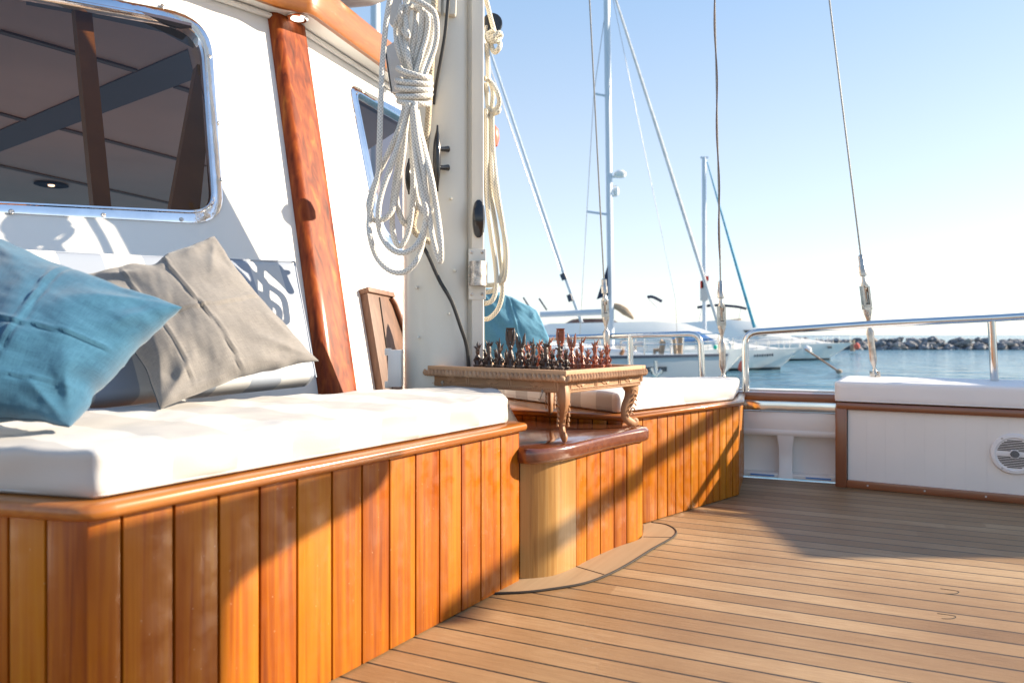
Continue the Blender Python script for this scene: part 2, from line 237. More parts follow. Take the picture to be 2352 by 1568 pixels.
# deck: seams + per plank tone in the material
PLA = R(66); PD = Vector((-math.sin(PLA), math.cos(PLA), 0)); PN = Vector((math.cos(PLA), math.sin(PLA), 0)); PW = 0.074
def deckmat():
    m, t, b = nodes('weathered_teak_deck')
    tc = N(t, 'ShaderNodeTexCoord'); L = t.links.new
    dn = N(t, 'ShaderNodeVectorMath', operation='DOT_PRODUCT'); dn.inputs[1].default_value = PN; L(tc.outputs['Object'], dn.inputs[0])
    dl = N(t, 'ShaderNodeVectorMath', operation='DOT_PRODUCT'); dl.inputs[1].default_value = PD; L(tc.outputs['Object'], dl.inputs[0])
    # slight curve of the planks
    sq = N(t, 'ShaderNodeMath', operation='MULTIPLY'); L(dl.outputs['Value'], sq.inputs[0]); L(dl.outputs['Value'], sq.inputs[1])
    cv = N(t, 'ShaderNodeMath', operation='MULTIPLY_ADD'); cv.inputs[1].default_value = -0.006; L(sq.outputs[0], cv.inputs[0]); L(dn.outputs['Value'], cv.inputs[2])
    q = N(t, 'ShaderNodeMath', operation='MULTIPLY_ADD'); q.inputs[1].default_value = 1/PW; q.inputs[2].default_value = 0.17; L(cv.outputs[0], q.inputs[0])
    fl = N(t, 'ShaderNodeMath', operation='FLOOR'); L(q.outputs[0], fl.inputs[0])
    fr = N(t, 'ShaderNodeMath', operation='FRACT'); L(q.outputs[0], fr.inputs[0])
    pp = N(t, 'ShaderNodeMath', operation='PINGPONG'); pp.inputs[1].default_value = 0.5; L(fr.outputs[0], pp.inputs[0])
    sm = N(t, 'ShaderNodeMath', operation='LESS_THAN'); sm.inputs[1].default_value = 0.043; L(pp.outputs[0], sm.inputs[0])
    # butt joints of the planks every ~2.6 m
    wn = N(t, 'ShaderNodeTexWhiteNoise', noise_dimensions='1D'); L(fl.outputs[0], wn.inputs['W'])
    bo = N(t, 'ShaderNodeMath', operation='MULTIPLY_ADD'); bo.inputs[1].default_value = 1/2.6; L(dl.outputs['Value'], bo.inputs[0]); L(wn.outputs['Value'], bo.inputs[2])
    bfl = N(t, 'ShaderNodeMath', operation='FLOOR'); L(bo.outputs[0], bfl.inputs[0])
    w2 = N(t, 'ShaderNodeTexWhiteNoise', noise_dimensions='2D'); cb = N(t, 'ShaderNodeCombineXYZ'); L(fl.outputs[0], cb.inputs[0]); L(bfl.outputs[0], cb.inputs[1]); L(cb.outputs[0], w2.inputs['Vector'])
    cc = N(t, 'ShaderNodeCombineXYZ'); L(dl.outputs['Value'], cc.inputs[0]); L(q.outputs[0], cc.inputs[1]); L(w2.outputs['Value'], cc.inputs[2])
    mp = N(t, 'ShaderNodeMapping'); mp.inputs['Scale'].default_value = (5, 9, 8); L(cc.outputs[0], mp.inputs[0])
    g = N(t, 'ShaderNodeTexNoise'); g.inputs['Scale'].default_value = 1; g.inputs['Detail'].default_value = 9; g.inputs['Roughness'].default_value = 0.65; L(mp.outputs[0], g.inputs['Vector'])
    mf = N(t, 'ShaderNodeMapping'); mf.inputs['Scale'].default_value = (18, 60, 20); L(cc.outputs[0], mf.inputs[0])
    gf = N(t, 'ShaderNodeTexNoise'); gf.inputs['Scale'].default_value = 1; gf.inputs['Detail'].default_value = 6; L(mf.outputs[0], gf.inputs['Vector'])
    st = N(t, 'ShaderNodeTexNoise'); st.inputs['Scale'].default_value = 2.2; st.inputs['Detail'].default_value = 4; L(tc.outputs['Object'], st.inputs['Vector'])
    s1 = N(t, 'ShaderNodeMath', operation='MULTIPLY_ADD'); s1.inputs[1].default_value = 0.45; L(g.outputs[0], s1.inputs[0]); s1.inputs[2].default_value = -0.46
    s1b = N(t, 'ShaderNodeMath', operation='MULTIPLY_ADD'); s1b.inputs[1].default_value = 0.6; L(gf.outputs[0], s1b.inputs[0]); L(s1.outputs[0], s1b.inputs[2])
    s2 = N(t, 'ShaderNodeMath', operation='MULTIPLY_ADD'); s2.inputs[1].default_value = 0.34; L(w2.outputs['Value'], s2.inputs[0]); L(s1b.outputs[0], s2.inputs[2])
    s3 = N(t, 'ShaderNodeMath', operation='MULTIPLY_ADD'); s3.inputs[1].default_value = 0.8; L(st.outputs[0], s3.inputs[0]); L(s2.outputs[0], s3.inputs[2])
    r = ramp(t, [(0.15, (0.13, 0.066, 0.028)), (0.42, (0.235, 0.132, 0.058)), (0.70, (0.32, 0.195, 0.095)), (0.95, (0.45, 0.305, 0.17))]); L(s3.outputs[0], r.inputs[0])
    mx = N(t, 'ShaderNodeMix', data_type='RGBA'); mx.inputs[7].default_value = (0.022, 0.018, 0.016, 1); L(sm.outputs[0], mx.inputs[0]); L(r.outputs[0], mx.inputs[6])
    L(mx.outputs[2], b.inputs['Base Color']); b.inputs['Roughness'].default_value = 0.42; b.inputs['Specular IOR Level'].default_value = 0.5
    iv = N(t, 'ShaderNodeMath', operation='MULTIPLY_ADD'); iv.inputs[1].default_value = -1.0; L(sm.outputs[0], iv.inputs[0]); L(gf.outputs[0], iv.inputs[2])
    bump(t, b, iv.outputs[0], 0.35, 0.003); return m
MATS['deck'] = deckmat()
MATS['margin'] = wood('margin_plank_teak', [(0.0, (0.22, 0.145, 0.08)), (0.5, (0.33, 0.225, 0.13)), (1.0, (0.42, 0.30, 0.19))], 1, rot=-R(30), rough=0.6, coat=0, bmp=0.1, blot=0.4)
def seamat():
    m, t, b = nodes('harbour_water'); L = t.links.new
    tc = N(t, 'ShaderNodeTexCoord')
    b.inputs['Base Color'].default_value = (0.09, 0.21, 0.29, 1); b.inputs['Roughness'].default_value = 0.12; b.inputs['IOR'].default_value = 1.33
    mp = N(t, 'ShaderNodeMapping'); mp.inputs['Scale'].default_value = (0.5, 1.1, 1); L(tc.outputs['Object'], mp.inputs[0])
    a = N(t, 'ShaderNodeTexNoise'); a.inputs['Scale'].default_value = 1.3; a.inputs['Detail'].default_value = 5; L(mp.outputs[0], a.inputs['Vector'])
    c = N(t, 'ShaderNodeTexNoise'); c.inputs['Scale'].default_value = 0.45; c.inputs['Detail'].default_value = 3; L(mp.outputs[0], c.inputs['Vector'])
    p = bump(t, b, a.outputs[0], 0.9, 0.25); bump(t, b, c.outputs[0], 1.0, 1.4, p); return m
MATS['sea'] = seamat()

# ---------------------------------------------------------------- mesh builder
class MB:
    def __init__(s): s.v = []; s.f = []; s.pv = []; s.uv = []; s.cur = 0.5; s.mi = []; s.m = 0
    def face(s, idx, uv=None): s.f.append(tuple(idx)); s.pv.append(s.cur); s.uv.append(uv); s.mi.append(s.m)
    def add(s, vs):
        b = len(s.v); s.v.extend([Vector(q) for q in vs]); return b
    def box(s, c, ax, ay, az, hx, hy, hz):
        ax, ay, az = Vector(ax)*hx, Vector(ay)*hy, Vector(az)*hz; c = Vector(c)
        b = s.add([c+ax*i+ay*j+az*k for k in (-1, 1) for j in (-1, 1) for i in (-1, 1)])
        for q in ((0, 2, 3, 1), (4, 5, 7, 6), (0, 1, 5, 4), (2, 6, 7, 3), (0, 4, 6, 2), (1, 3, 7, 5)): s.face([b+i for i in q])
    def abox(s, lo, hi):
        lo, hi = Vector(lo), Vector(hi); c = (lo+hi)/2; h = (hi-lo)/2
        s.box(c, (1, 0, 0), (0, 1, 0), (0, 0, 1), h.x, h.y, h.z)
    def tube(s, pts, r, n=10, smooth=0, cap=True, flat=None, closed=False):
        pts = [Vector(p) for p in pts]
        if smooth: pts, r = catmull(pts, smooth, r, closed)
        m = len(pts); rr = r if isinstance(r, (list, tuple)) else [r]*m
        up = None; rings = []; L = 0; Ls = []
        for i, p in enumerate(pts):
            if closed: tdir = (pts[(i+1) % m]-pts[i-1])
            else: tdir = pts[min(i+1, m-1)]-pts[max(i-1, 0)]
            if tdir.length < 1e-9: tdir = Vector((0, 0, 1))
            tdir.normalize()
            if up is None:
                up = Vector((0, 0, 1)) if abs(tdir.z) < 0.9 else Vector((0, 1, 0))
                if flat is not None: up = Vector(flat[0])
            side = tdir.cross(up)
            if side.length < 1e-6: side = tdir.orthogonal()
            side.normalize(); up = side.cross(tdir).normalized()
            k = flat[1] if flat is not None else 1.0
            ring = [p+side*math.cos(2*math.pi*j/n)*rr[i]+up*math.sin(2*math.pi*j/n)*rr[i]*k for j in range(n)]
            rings.append(s.add(ring)); 
            if i: L += (p-pts[i-1]).length
            Ls.append(L)
        rng = range(m if closed else m-1)
        for i in rng:
            a, b = rings[i], rings[(i+1) % m]; l0, l1 = Ls[i], Ls[i+1] if i+1 < m else Ls[i]+(pts[0]-pts[-1]).length
            for j in range(n):
                k = (j+1) % n
                s.face((a+j, a+k, b+k, b+j), [(l0, j/n), (l0, (j+1)/n), (l1, (j+1)/n), (l1, j/n)])
        if cap and not closed:
            s.face([rings[0]+j for j in reversed(range(n))]); s.face([rings[-1]+j for j in range(n)])
    def lathe(s, o, axis, prof, n=16, squash=1.0, sx=None):
        o = Vector(o); axis = Vector(axis).normalized(); a = Vector(sx) if sx is not None else axis.orthogonal().normalized(); b = axis.cross(a)
        rings = [s.add([o+axis*h+(a*math.cos(2*math.pi*j/n)+b*math.sin(2*math.pi*j/n)*squash)*max(r, 1e-4) for j in range(n)]) for r, h in prof]
        for i in range(len(rings)-1):
            for j in range(n):
                k = (j+1) % n; s.face((rings[i]+j, rings[i]+k, rings[i+1]+k, rings[i+1]+j))
        s.face([rings[0]+j for j in reversed(range(n))]); s.face([rings[-1]+j for j in range(n)])
    def prism(s, poly, z0, z1, bev=0.0, seg=3, top=True):
        """poly = plan points; optional rounded upper/lower edges of radius bev"""
        P = [Vector((p[0], p[1], 0)) for p in poly]; n = len(P)
        area = sum(P[i].x*P[(i+1) % n].y-P[(i+1) % n].x*P[i].y for i in range(n))
        if area < 0: P.reverse()
        def off(d):
            out = []
            for i in range(n):
                e1 = (P[i]-P[i-1]).normalized(); e2 = (P[(i+1) % n]-P[i]).normalized()
                n1 = Vector((e1.y, -e1.x, 0)); n2 = Vector((e2.y, -e2.x, 0)); nn = (n1+n2)
                nn = nn/max(0.3, nn.length_squared)*2
                out.append(P[i]-nn*d)
            return out
        lv = []
        if bev:
            for i in range(seg+1):
                a = math.pi/2*i/seg; lv.append((bev*(1-math.sin(a)), z0+bev*(1-math.cos(a))))
            for i in range(seg+1):
                a = math.pi/2*i/seg; lv.append((bev*(1-math.cos(a)), z1-bev*(1-math.sin(a))))
        else: lv = [(0, z0), (0, z1)]
        rings = []
        for d, z in lv: rings.append(s.add([Vector((q.x, q.y, z)) for q in off(d)]))
        for a, b in zip(rings, rings[1:]):
            for j in range(n):
                k = (j+1) % n; s.face((a+j, a+k, b+k, b+j))
        s.face([rings[0]+j for j in reversed(range(n))]); s.face([rings[-1]+j for j in range(n)])
    def loft(s, rings, closed=True, caps=True):
        ids = [s.add(r) for r in rings]; n = len(rings[0])
        for a, b in zip(ids, ids[1:]):
            for j in range(n if closed else n-1):
                k = (j+1) % n; s.face((a+j, a+k, b+k, b+j))
        if caps: s.face([ids[0]+j for j in reversed(range(n))]); s.face([ids[-1]+j for j in range(n)])
    def build(s, name, mat, parent=None, smooth=True, bevel=0.0, base=None, angle=40):
        me = bpy.data.meshes.new(name)
        base = Vector(base) if base is not None else Vector((0, 0, 0))
        me.from_pydata([v-base for v in s.v], [], s.f); me.validate(); 
        mats = mat if isinstance(mat, (list, tuple)) else [mat]
        for q in mats: me.materials.append(MATS[q])
        if len(me.polygons) == len(s.f):
            at = me.attributes.new('pv', 'FLOAT', 'FACE')
            at.data.foreach_set('value', s.pv)
            me.polygons.foreach_set('material_index', s.mi)
            if any(u is not None for u in s.uv):
                ul = me.uv_layers.new(name='UVMap'); k = 0; flat = []
                for fi, f in enumerate(s.f):
                    u = s.uv[fi]
                    for q in range(len(f)): flat.extend(u[q] if u else (0, 0))
                ul.data.foreach_set('uv', flat)
        bm = bmesh.new(); bm.from_mesh(me); bmesh.ops.recalc_face_normals(bm, faces=bm.faces)
        if bevel:
            es = [e for e in bm.edges if len(e.link_faces) == 2 and e.calc_face_angle(0) > R(35)]
            bmesh.ops.bevel(bm, geom=es, offset=bevel, segments=2, affect='EDGES', profile=0.6, clamp_overlap=True)
        bm.to_mesh(me); bm.free()
        if smooth:
            me.polygons.foreach_set('use_smooth', [True]*len(me.polygons)); me.set_sharp_from_angle(angle=R(angle))
        o = bpy.data.objects.new(name, me); COL.objects.link(o)
        o.location = base
        if parent is not None:
            o.parent = parent; o.location = base-Vector(parent.location)
        return o
def catmull(pts, k, r, closed=False):
    n = len(pts); out = []; ro = []
    rr = r if isinstance(r, (list, tuple)) else [r]*n
    segs = n if closed else n-1
    for i in range(segs):
        if closed: p0, p1, p2, p3 = pts[i-1], pts[i], pts[(i+1) % n], pts[(i+2) % n]
        else: p0, p1, p2, p3 = pts[max(i-1, 0)], pts[i], pts[i+1], pts[min(i+2, n-1)]
        for j in range(k):
            t = j/k; t2 = t*t; t3 = t2*t
            out.append(0.5*((2*p1)+(-p0+p2)*t+(2*p0-5*p1+4*p2-p3)*t2+(-p0+3*p1-3*p2+p3)*t3))
            ro.append(rr[i]*(1-t)+rr[(i+1) % n]*t)
    if not closed: out.append(pts[-1]); ro.append(rr[-1])
    return out, (ro if isinstance(r, (list, tuple)) else r)
def rpoly(pts, r, seg=6):
    """round the corners of a 3D polygon"""
    n = len(pts); out = []; rs = r if isinstance(r, (list, tuple)) else [r]*n
    for i in range(n):
        p = Vector(pts[i]); a = Vector(pts[i-1])-p; b = Vector(pts[(i+1) % n])-p; q = rs[i]
        if q <= 0: out.append(p); continue
        q1 = min(q, a.length*0.48, b.length*0.48); pa = p+a.normalized()*q1; pb = p+b.normalized()*q1
        for j in range(seg+1):
            t = j/seg; out.append(pa*(1-t)**2+p*2*t*(1-t)+pb*t*t)
    return out
def tag(o, label=None, cat=None, group=None, kind=None):
    if label: o['label'] = label
    if cat: o['category'] = cat
    if group: o['group'] = group
    if kind: o['kind'] = kind
    return o
def thing(name, loc, label, cat, group=None, rz=0):
    o = bpy.data.objects.new(name, None); COL.objects.link(o); o.location = Vector(loc); o.rotation_euler = (0, 0, rz); o.empty_display_size = 0.1
    return tag(o, label, cat, group)
def softbox(mb, quad, z0, z1, r, n=(60, 30, 6), puff=0.0, wr=0.0, seed=0.0, tilt=None, edge=0.0, piping=False):
    """rounded cushion on a plan quad (c00,c10,c11,c01); puff lifts the middle, wr adds soft wrinkles"""
    c00, c10, c11, c01 = [Vector((q[0], q[1], 0)) for q in quad]
    lx = ((c10-c00).length+(c11-c01).length)/4; ly = ((c01-c00).length+(c11-c10).length)/4; lz = (z1-z0)/2
    def mp(a, b, c):
        p = Vector((a*lx, b*ly, c*lz)); i = Vector((max(-lx+r, min(lx-r, p.x)), max(-ly+r, min(ly-r, p.y)), max(-lz+r, min(lz-r, p.z))))
        d = p-i
        if d.length > 1e-9: p = i+d.normalized()*min(r, d.length if False else r)
        s_, t_ = (p.x/lx+1)/2, (p.y/ly+1)/2
        q = (c00*(1-s_)+c10*s_)*(1-t_)+(c01*(1-s_)+c11*s_)*t_
        z = (z0+z1)/2+p.z
        if c > -0.9:
            e = (1-a**6)*(1-b**6)
            z += puff*e*(p.z/lz*0.5+0.5)
            if wr:
                wv = noise.noise(Vector((q.x*9+seed, q.y*9, seed)))*1.0+noise.noise(Vector((q.x*22, q.y*22+seed, 3+p.z*20)))*0.5
                z += wr*wv*(p.z/lz*0.5+0.5)
                k = wr*0.6*noise.noise(Vector((q.x*11, q.y*11, z*30+seed)))
                q = q+Vector((k, -k, 0))
        return Vector((q.x, q.y, z))
    def g(n_):  # denser at the ends
        return [-math.cos(math.pi*i/n_)*0.35+(-1+2*i/n_)*0.65 for i in range(n_+1)]
    nx, ny, nz = n; X, Y, Z = g(nx), g(ny), g(nz); key = {}
    def vid(a, b, c):
        k = (round(a, 5), round(b, 5), round(c, 5))
        if k not in key: key[k] = mb.add([mp(a, b, c)])
        return key[k]
    for c in (-1, 1):
        for i in range(nx):
            for j in range(ny): mb.face([vid(X[i], Y[j], c), vid(X[i+1], Y[j], c), vid(X[i+1], Y[j+1], c), vid(X[i], Y[j+1], c)])
    for b in (-1, 1):
        for i in range(nx):
            for k in range(nz): mb.face([vid(X[i], b, Z[k]), vid(X[i+1], b, Z[k]), vid(X[i+1], b, Z[k+1]), vid(X[i], b, Z[k+1])])
    for a in (-1, 1):
        for j in range(ny):
            for k in range(nz): mb.face([vid(a, Y[j], Z[k]), vid(a, Y[j+1], Z[k]), vid(a, Y[j+1], Z[k+1]), vid(a, Y[j], Z[k+1])])
UP = Vector((0, 0, 1))
def perp(d): return Vector((d.y, -d.x, 0))        # to the right of d

# ================================================================ SETTING: sea, deck, breakwater
mb = MB(); mb.add([(-3000, -600, SEA), (3000, -600, SEA), (3000, 6000, SEA), (-3000, 6000, SEA)]); mb.face((0, 1, 2, 3))
tag(mb.build('sea', 'sea', smooth=False), kind='structure')
# ship deck outline (our own boat)
BW0 = VZ(1700, 1094.5, 0); BW1 = VZ(1919, 1110, 0); bwd = (BW1-BW0).normalized()
deck_poly = [(-4, -3.5), (6.0, -3.5), (5.2, 0.6), BW0+bwd*3.0, BW0+bwd*1.2, BW0, BW0-bwd*1.0+Vector((0, .05, 0)), BW0-bwd*2.2+Vector((0, .2, 0)), (-4, 4.6)]
mb = MB(); mb.prism([(p[0], p[1]) for p in deck_poly], -0.06, 0.0)
tag(mb.build('deck', 'deck', smooth=False), kind='structure')

# ---- margin plank around the cabinet, inlaid in the deck
inner = [VZ(u, v, 0) for u, v in ((1150, 1350), (1194, 1331), (1229, 1330), (1275.5, 1323), (1323, 1303.5), (1348, 1290), (1410, 1260.7), (1463, 1242.6), (1476, 1231), (1478, 1206))]
outer = [VZ(u, v, 0) for u, v in ((1120, 1365), (1200, 1362), (1256, 1356), (1335, 1343), (1388, 1325), (1440, 1298.6), (1500, 1261), (1545, 1235), (1552, 1220), (1531, 1207), (1496, 1201.5))]
outs, _ = catmull(outer, 6, 0)
mb = MB(); mb.cur = 0.6
ins, _ = catmull(inner, 6, 0)
nn = 60
def resamp(P, n):
    L = [0]
    for a, b in zip(P, P[1:]): L.append(L[-1]+(b-a).length)
    out = []
    for i in range(n+1):
        t = L[-1]*i/n; j = 0
        while j < len(L)-2 and L[j+1] < t: j += 1
        out.append(P[j].lerp(P[j+1], (t-L[j])/max(1e-9, L[j+1]-L[j])))
    return out
oi, ii = resamp(outs, nn), resamp(ins, nn)
for i in range(nn):
    b = mb.add([oi[i]+UP*.004, oi[i+1]+UP*.004, ii[i+1]+UP*.004, ii[i]+UP*.004]); mb.face((b, b+1, b+2, b+3))
mp_ = tag(mb.build('margin_plank', 'margin', smooth=False), 'pale curved margin plank let into the deck round the cabinet foot', 'deck plank')
mb = MB(); mb.tube([p+UP*.003 for p in outs], 0.0035, 6)
mb.tube([VZ(1323, 1303, 0)+UP*.004, VZ(1388, 1322, 0)+UP*.004], 0.0015, 5); mb.tube([VZ(1478, 1235, 0)+UP*.004, VZ(1542, 1236, 0)+UP*.004], 0.0015, 5)
mb.build('caulk_seam', 'black', mp_)
# nib ends of two tapered deck planks
for q, (u, v) in enumerate(((2200, 1356), (2193, 1413))):
    mb = MB(); P = [VZ(u-40, v-5, 0), VZ(u, v+1, 0), VZ(u-6, v+7, 0), VZ(u-30, v+7, 0)]
    mb.tube([p-UP*.0006 for p in P], 0.0017, 5, smooth=5)
    tag(mb.build('plank_seam', 'black'), ['hooked black caulk seam nearer the shaded part of the deck', 'hooked black caulk seam on the sunlit deck below the other hook'][q], 'deck seam', 'hooked seams where deck planks end')

# ================================================================ BENCHES
A = Vector((0.023, 2.0, 0)); D1 = Vector((math.sin(A1), math.cos(A1), 0)); N1 = Vector((-D1.y, D1.x, 0))*1.0   # N1 points away from the camera (to the cabin)
if N1.y < 0: N1 = -N1
CL = vline(206, A, D1)                                   # near left corner of the near bench
DL = Vector((-0.97, 0.235, 0)).normalized()
BACKW = 0.62
END = Vector((-0.03, 2.72, 0))
def planks(mb, pts, z0, z1, th, out, gap=0.005):
    """boards standing between consecutive ground points"""
    for a, b in zip(pts, pts[1:]):
        mb.cur = random.random(); d = (b-a); L = d.length; d.normalize()
        nrm = perp(d)
        if nrm.dot(out) < 0: nrm = -nrm
        c = (a+b)/2; mb.box(c+nrm*(-th/2)+UP*(z0+z1)/2, d, nrm, UP, L/2-gap/2, th/2, (z1-z0)/2)
bench = thing('bench', CL, 'long varnished plank bench carrying the blue and grey pillows', 'bench')
Fr = -N1
us = [280, 400, 503, 597, 683, 763, 832, 895, 955, 1010, 1060, 1105, 1150, 1193]
pts = [vline(u, A, D1) for u in us]
mb = MB(); planks(mb, pts, 0.003, 0.42, 0.02, Fr)
# corner staves, rounded
cpts = [CL+DL*0.075, CL+DL*0.03+Fr*0.004, CL+DL*0.008+D1*0.004, CL+D1*0.03, CL+D1*0.055]
mb.cur = 0.2; mb.prism([cpts[0]+Vector((0, .02, 0)), cpts[0], cpts[1], cpts[2], cpts[3], pts[0]-D1*0.002, pts[0]-D1*0.002-Fr*0.02], 0.003, 0.42)
lp = [CL+DL*(0.078+0.068*i) for i in range(14)]
planks(mb, lp, 0.003, 0.42, 0.02, Vector((0, -1, 0)))
# end face towards the cabinet
ep = [pts[-1]+(END-pts[-1])*t for t in (0.0, .16, .33, .5, .66, .83, 1)]
planks(mb, [q+Vector((0.0, 0.003, 0)) for q in ep], 0.003, 0.42, 0.02, Vector((1, 0, 0)))
mb.build('plank_front', 'plank', bench, bevel=0.0015, base=CL)
mb = MB()
LBK = CL+DL*0.9
mb.prism([CL+DL*0.02+N1*0.03+D1*0.03, pts[-1]-D1*0.03+N1*0.03, END-Vector((.03, 0, 0)), END-Vector((.03, 0, 0))-D1*0.9, LBK+Vector((0, .6, 0)), LBK+Vector((0, .03, 0))], 0.0, 0.415)
mb.build('carcass', 'black', bench, base=CL)
mb = MB(); mb.cur = 0.6
o_ = 0.018
tp = [LBK+Vector((0, -o_, 0)), CL+DL*0.02+Vector((0, -o_, 0)), CL+Fr*o_*0.9, CL+D1*0.03+Fr*o_, pts[-1]+D1*0.012+Fr*o_, pts[-1]+D1*0.016+N1*0.01, END+Vector((.01, 0, 0)), END-D1*0.95, LBK+Vector((0, .6, 0))]
mb.prism(tp, 0.42, 0.445, bev=0.011, seg=4)
mb.build('top_trim', 'trim', bench, base=CL, angle=60)
def cushion(name, quad, z0, z1, r, mat, label, cat='cushion', **k):
    mb = MB(); softbox(mb, quad, z0, z1, r, **k); c = Vector((quad[0][0], quad[0][1], z0))
    o = tag(mb.build(name, mat, base=c, angle=80), label, cat)
    qq = [Vector((q[0], q[1], 0)) for q in quad]; ctr = sum(qq, Vector())/4
    for zz in (z0+r*.45,):
        mb = MB(); P = rpoly([q+(ctr-q).normalized()*r*.25+UP*zz for q in qq], r*1.2, 3); P2 = []
        for i in range(len(P)):
            a_, b_ = P[i], P[(i+1) % len(P)]
            for t_ in range(max(1, int((b_-a_).length/.05))): P2.append(a_.lerp(b_, t_/max(1, int((b_-a_).length/.05))))
        mb.tube(P2, .0022, 6, closed=True); mb.build('piping', mat, o, base=c)
    return o
q00 = CL+D1*0.015+N1*0.012; q10 = pts[-1]-D1*0.04+N1*0.012; q11 = Vector((-0.075, 2.52, 0)); q01 = q00+DL*0.8
cushion('seat_cushion', (q00, q10, q11, q01), 0.446, 0.518, 0.013, 'cush', 'thick white faintly striped seat cushion under the blue and grey pillows', n=(90, 50, 8), puff=0.006, wr=0.008, seed=4)

# ---- cabinet with the round corner and dark slab
foot = [VZ(u, v, 0) for u, v in ((1194.8, 1331.5), (1229, 1330), (1275.5, 1323), (1323, 1303.5), (1348, 1290), (1379, 1275), (1410.6, 1260.7), (1440, 1250), (1463, 1242.6), (1475.9, 1231))]
fs, _ = catmull(foot[:4], 5, 0)
cabn = thing('cabinet', foot[0], 'low cabinet with rounded corner board and dark glossy top under the chess table', 'cabinet')
mb = MB(); mb.cur = 0.6
back = [Vector((0.38, 2.66, 0)), Vector((-0.0, 2.82, 0)), Vector((0.005, 2.03, 0))]
mb.prism(fs+[fs[-1]+Vector((-.02, .03, 0)), Vector((0.03, 2.1, 0))], 0.003, 0.328)
mb.build('corner_board', 'pale', cabn, base=foot[0], angle=60)
mb = MB(); planks(mb, foot[3:8], 0.003, 0.328, 0.018, Vector((1, -1, 0)))
mb.cur = 0.75; mb.prism([foot[7]+(foot[8]-foot[7])*.04, foot[8], foot[9], foot[9]+Vector((-.01, .05, 0)), foot[7]+Vector((-.02, .05, 0))], 0.003, 0.328)
mb.build('plank_front', 'plank', cabn, bevel=0.0012, base=foot[0])
mb = MB(); mb.prism([Vector((0.04, 2.1, 0)), foot[3]+Vector((-.02, .025, 0)), foot[7]+Vector((-.02, .03, 0)), foot[9]+Vector((-.02, .02, 0)), Vector((.40, 2.62, 0)), Vector((.0, 2.80, 0))], 0, 0.325)
mb.build('carcass', 'black', cabn, base=foot[0])
sl = [(.004, 2.03), (.010, 1.995), (.035, 1.972), (.07, 1.972), (.125, 2.005), (.19, 2.07), (.30, 2.225), (.40, 2.345), (.455, 2.405), (.468, 2.445), (.462, 2.49), (.43, 2.56), (.40, 2.60), (.17, 2.74), (.0, 2.82)]
spts, _ = catmull([Vector((x, y, 0)) for x, y in sl[:12]], 3, 0)
mb = MB(); mb.cur = 0.5; mb.prism([(p.x, p.y) for p in spts]+sl[12:], 0.330, 0.375, bev=0.014, seg=4)
mb.build('slab_top', 'slab', cabn, base=foot[0], angle=60)
mb = MB()
mb.box(VZ(1202, 1046, 0.352)+Vector((0, -.0015, 0)), (1, 0, 0), (0, 1, 0), UP, 0.010, 0.0015, 0.0025)
mb = None

# ---- far bench
b2 = thing('bench', VZ(1697, 1137, 0), 'far plank bench with a crossing shadow beside the chess table', 'bench')
E0, E1 = VZ(1476, 1204, 0), VZ(1697, 1137, 0); d2 = (E1-E0).normalized(); E00 = E0-d2*0.12
us2 = [1476, 1510, 1533, 1552, 1570, 1587, 1605, 1622, 1638, 1653, 1668, 1683, 1697]
p2 = [E00]+[vline(u, E0, d2) for u in us2]
n2 = perp(d2)
if n2.y > 0: n2 = -n2
mb = MB(); planks(mb, p2, 0.003, 0.385, 0.02, n2)
sb2 = Vector((-0.90, 0.43, 0)).normalized()
planks(mb, [E00+sb2*(0.055*i) for i in range(15)], 0.003, 0.385, 0.02, Vector((-1, -1, 0)))
rb2 = Vector((0.35, 0.93, 0)).normalized()
planks(mb, [E1+rb2*(0.06*i) for i in range(9)], 0.003, 0.385, 0.02, Vector((1, 0, 0)))
mb.build('plank_front', 'plank', b2, bevel=0.0012, base=E1)
mb = MB(); mb.prism([E00+n2*-.03, E1-n2*.03-d2*.03, E1+rb2*.5-d2*.03, E00+sb2*.80+rb2*.55, E00+sb2*.80-n2*.03], 0, 0.38); mb.build('carcass', 'black', b2, base=E1)
mb = MB(); mb.cur = 0.55
mb.prism([E00+n2*.016+sb2*0.0, E1+n2*.016+d2*.014, E1+rb2*.5+d2*.014, E00+sb2*.82+rb2*.55, E00+sb2*.82+Vector((-.01, -.016, 0))], 0.385, 0.408, bev=0.010, seg=4)
mb.build('top_trim', 'trim', b2, base=E1, angle=60)
c0 = E00+d2*0.0-n2*0.015+sb2*0.0; c1 = E1-d2*0.02-n2*0.012
cushion('seat_cushion', (c0+Vector((0, 0.005, 0)), c1, c1+rb2*.46, c0+sb2*.78+rb2*.5), 0.409, 0.483, 0.02, 'cush2', 'striped seat cushion on the far bench behind the chess table legs', n=(60, 40, 6), puff=0.006, wr=0.003, seed=9)

# ---- white panelled bench on the right
G0, G1 = VZ(1920, 1116, 0), VZ(2352, 1157, 0); d3 = (G1-G0).normalized(); n3 = perp(d3)
if n3.y > 0: n3 = -n3
b3 = thing('bench', G0, 'white tongue and groove bench with a round speaker in its front', 'bench')
LEN3 = 2.6
mb = MB(); 
k = 0.0; xs = [0.05]
while xs[-1] < LEN3: xs.append(xs[-1]+0.075)
for a, b in zip(xs, xs[1:]):
    mb.box(G0+d3*(a+b)/2-n3*0.014+UP*0.19, d3, n3, UP, (b-a)/2-0.00012, 0.009, 0.165)
mb.build('white_boards', 'paint', b3, base=G0)
mb = MB(); mb.box(G0+d3*(LEN3/2)-n3*0.3+UP*0.19, d3, n3, UP, LEN3/2-.01, 0.275, 0.19); mb.build('carcass', 'paint', b3, base=G0)
mb = MB(); mb.cur = 0.5; mb.box(G0+d3*0.022-n3*0.006+UP*0.18, d3, n3, UP, 0.024, 0.018, 0.18); mb.build('corner_post', 'capv', b3, bevel=0.004, base=G0)
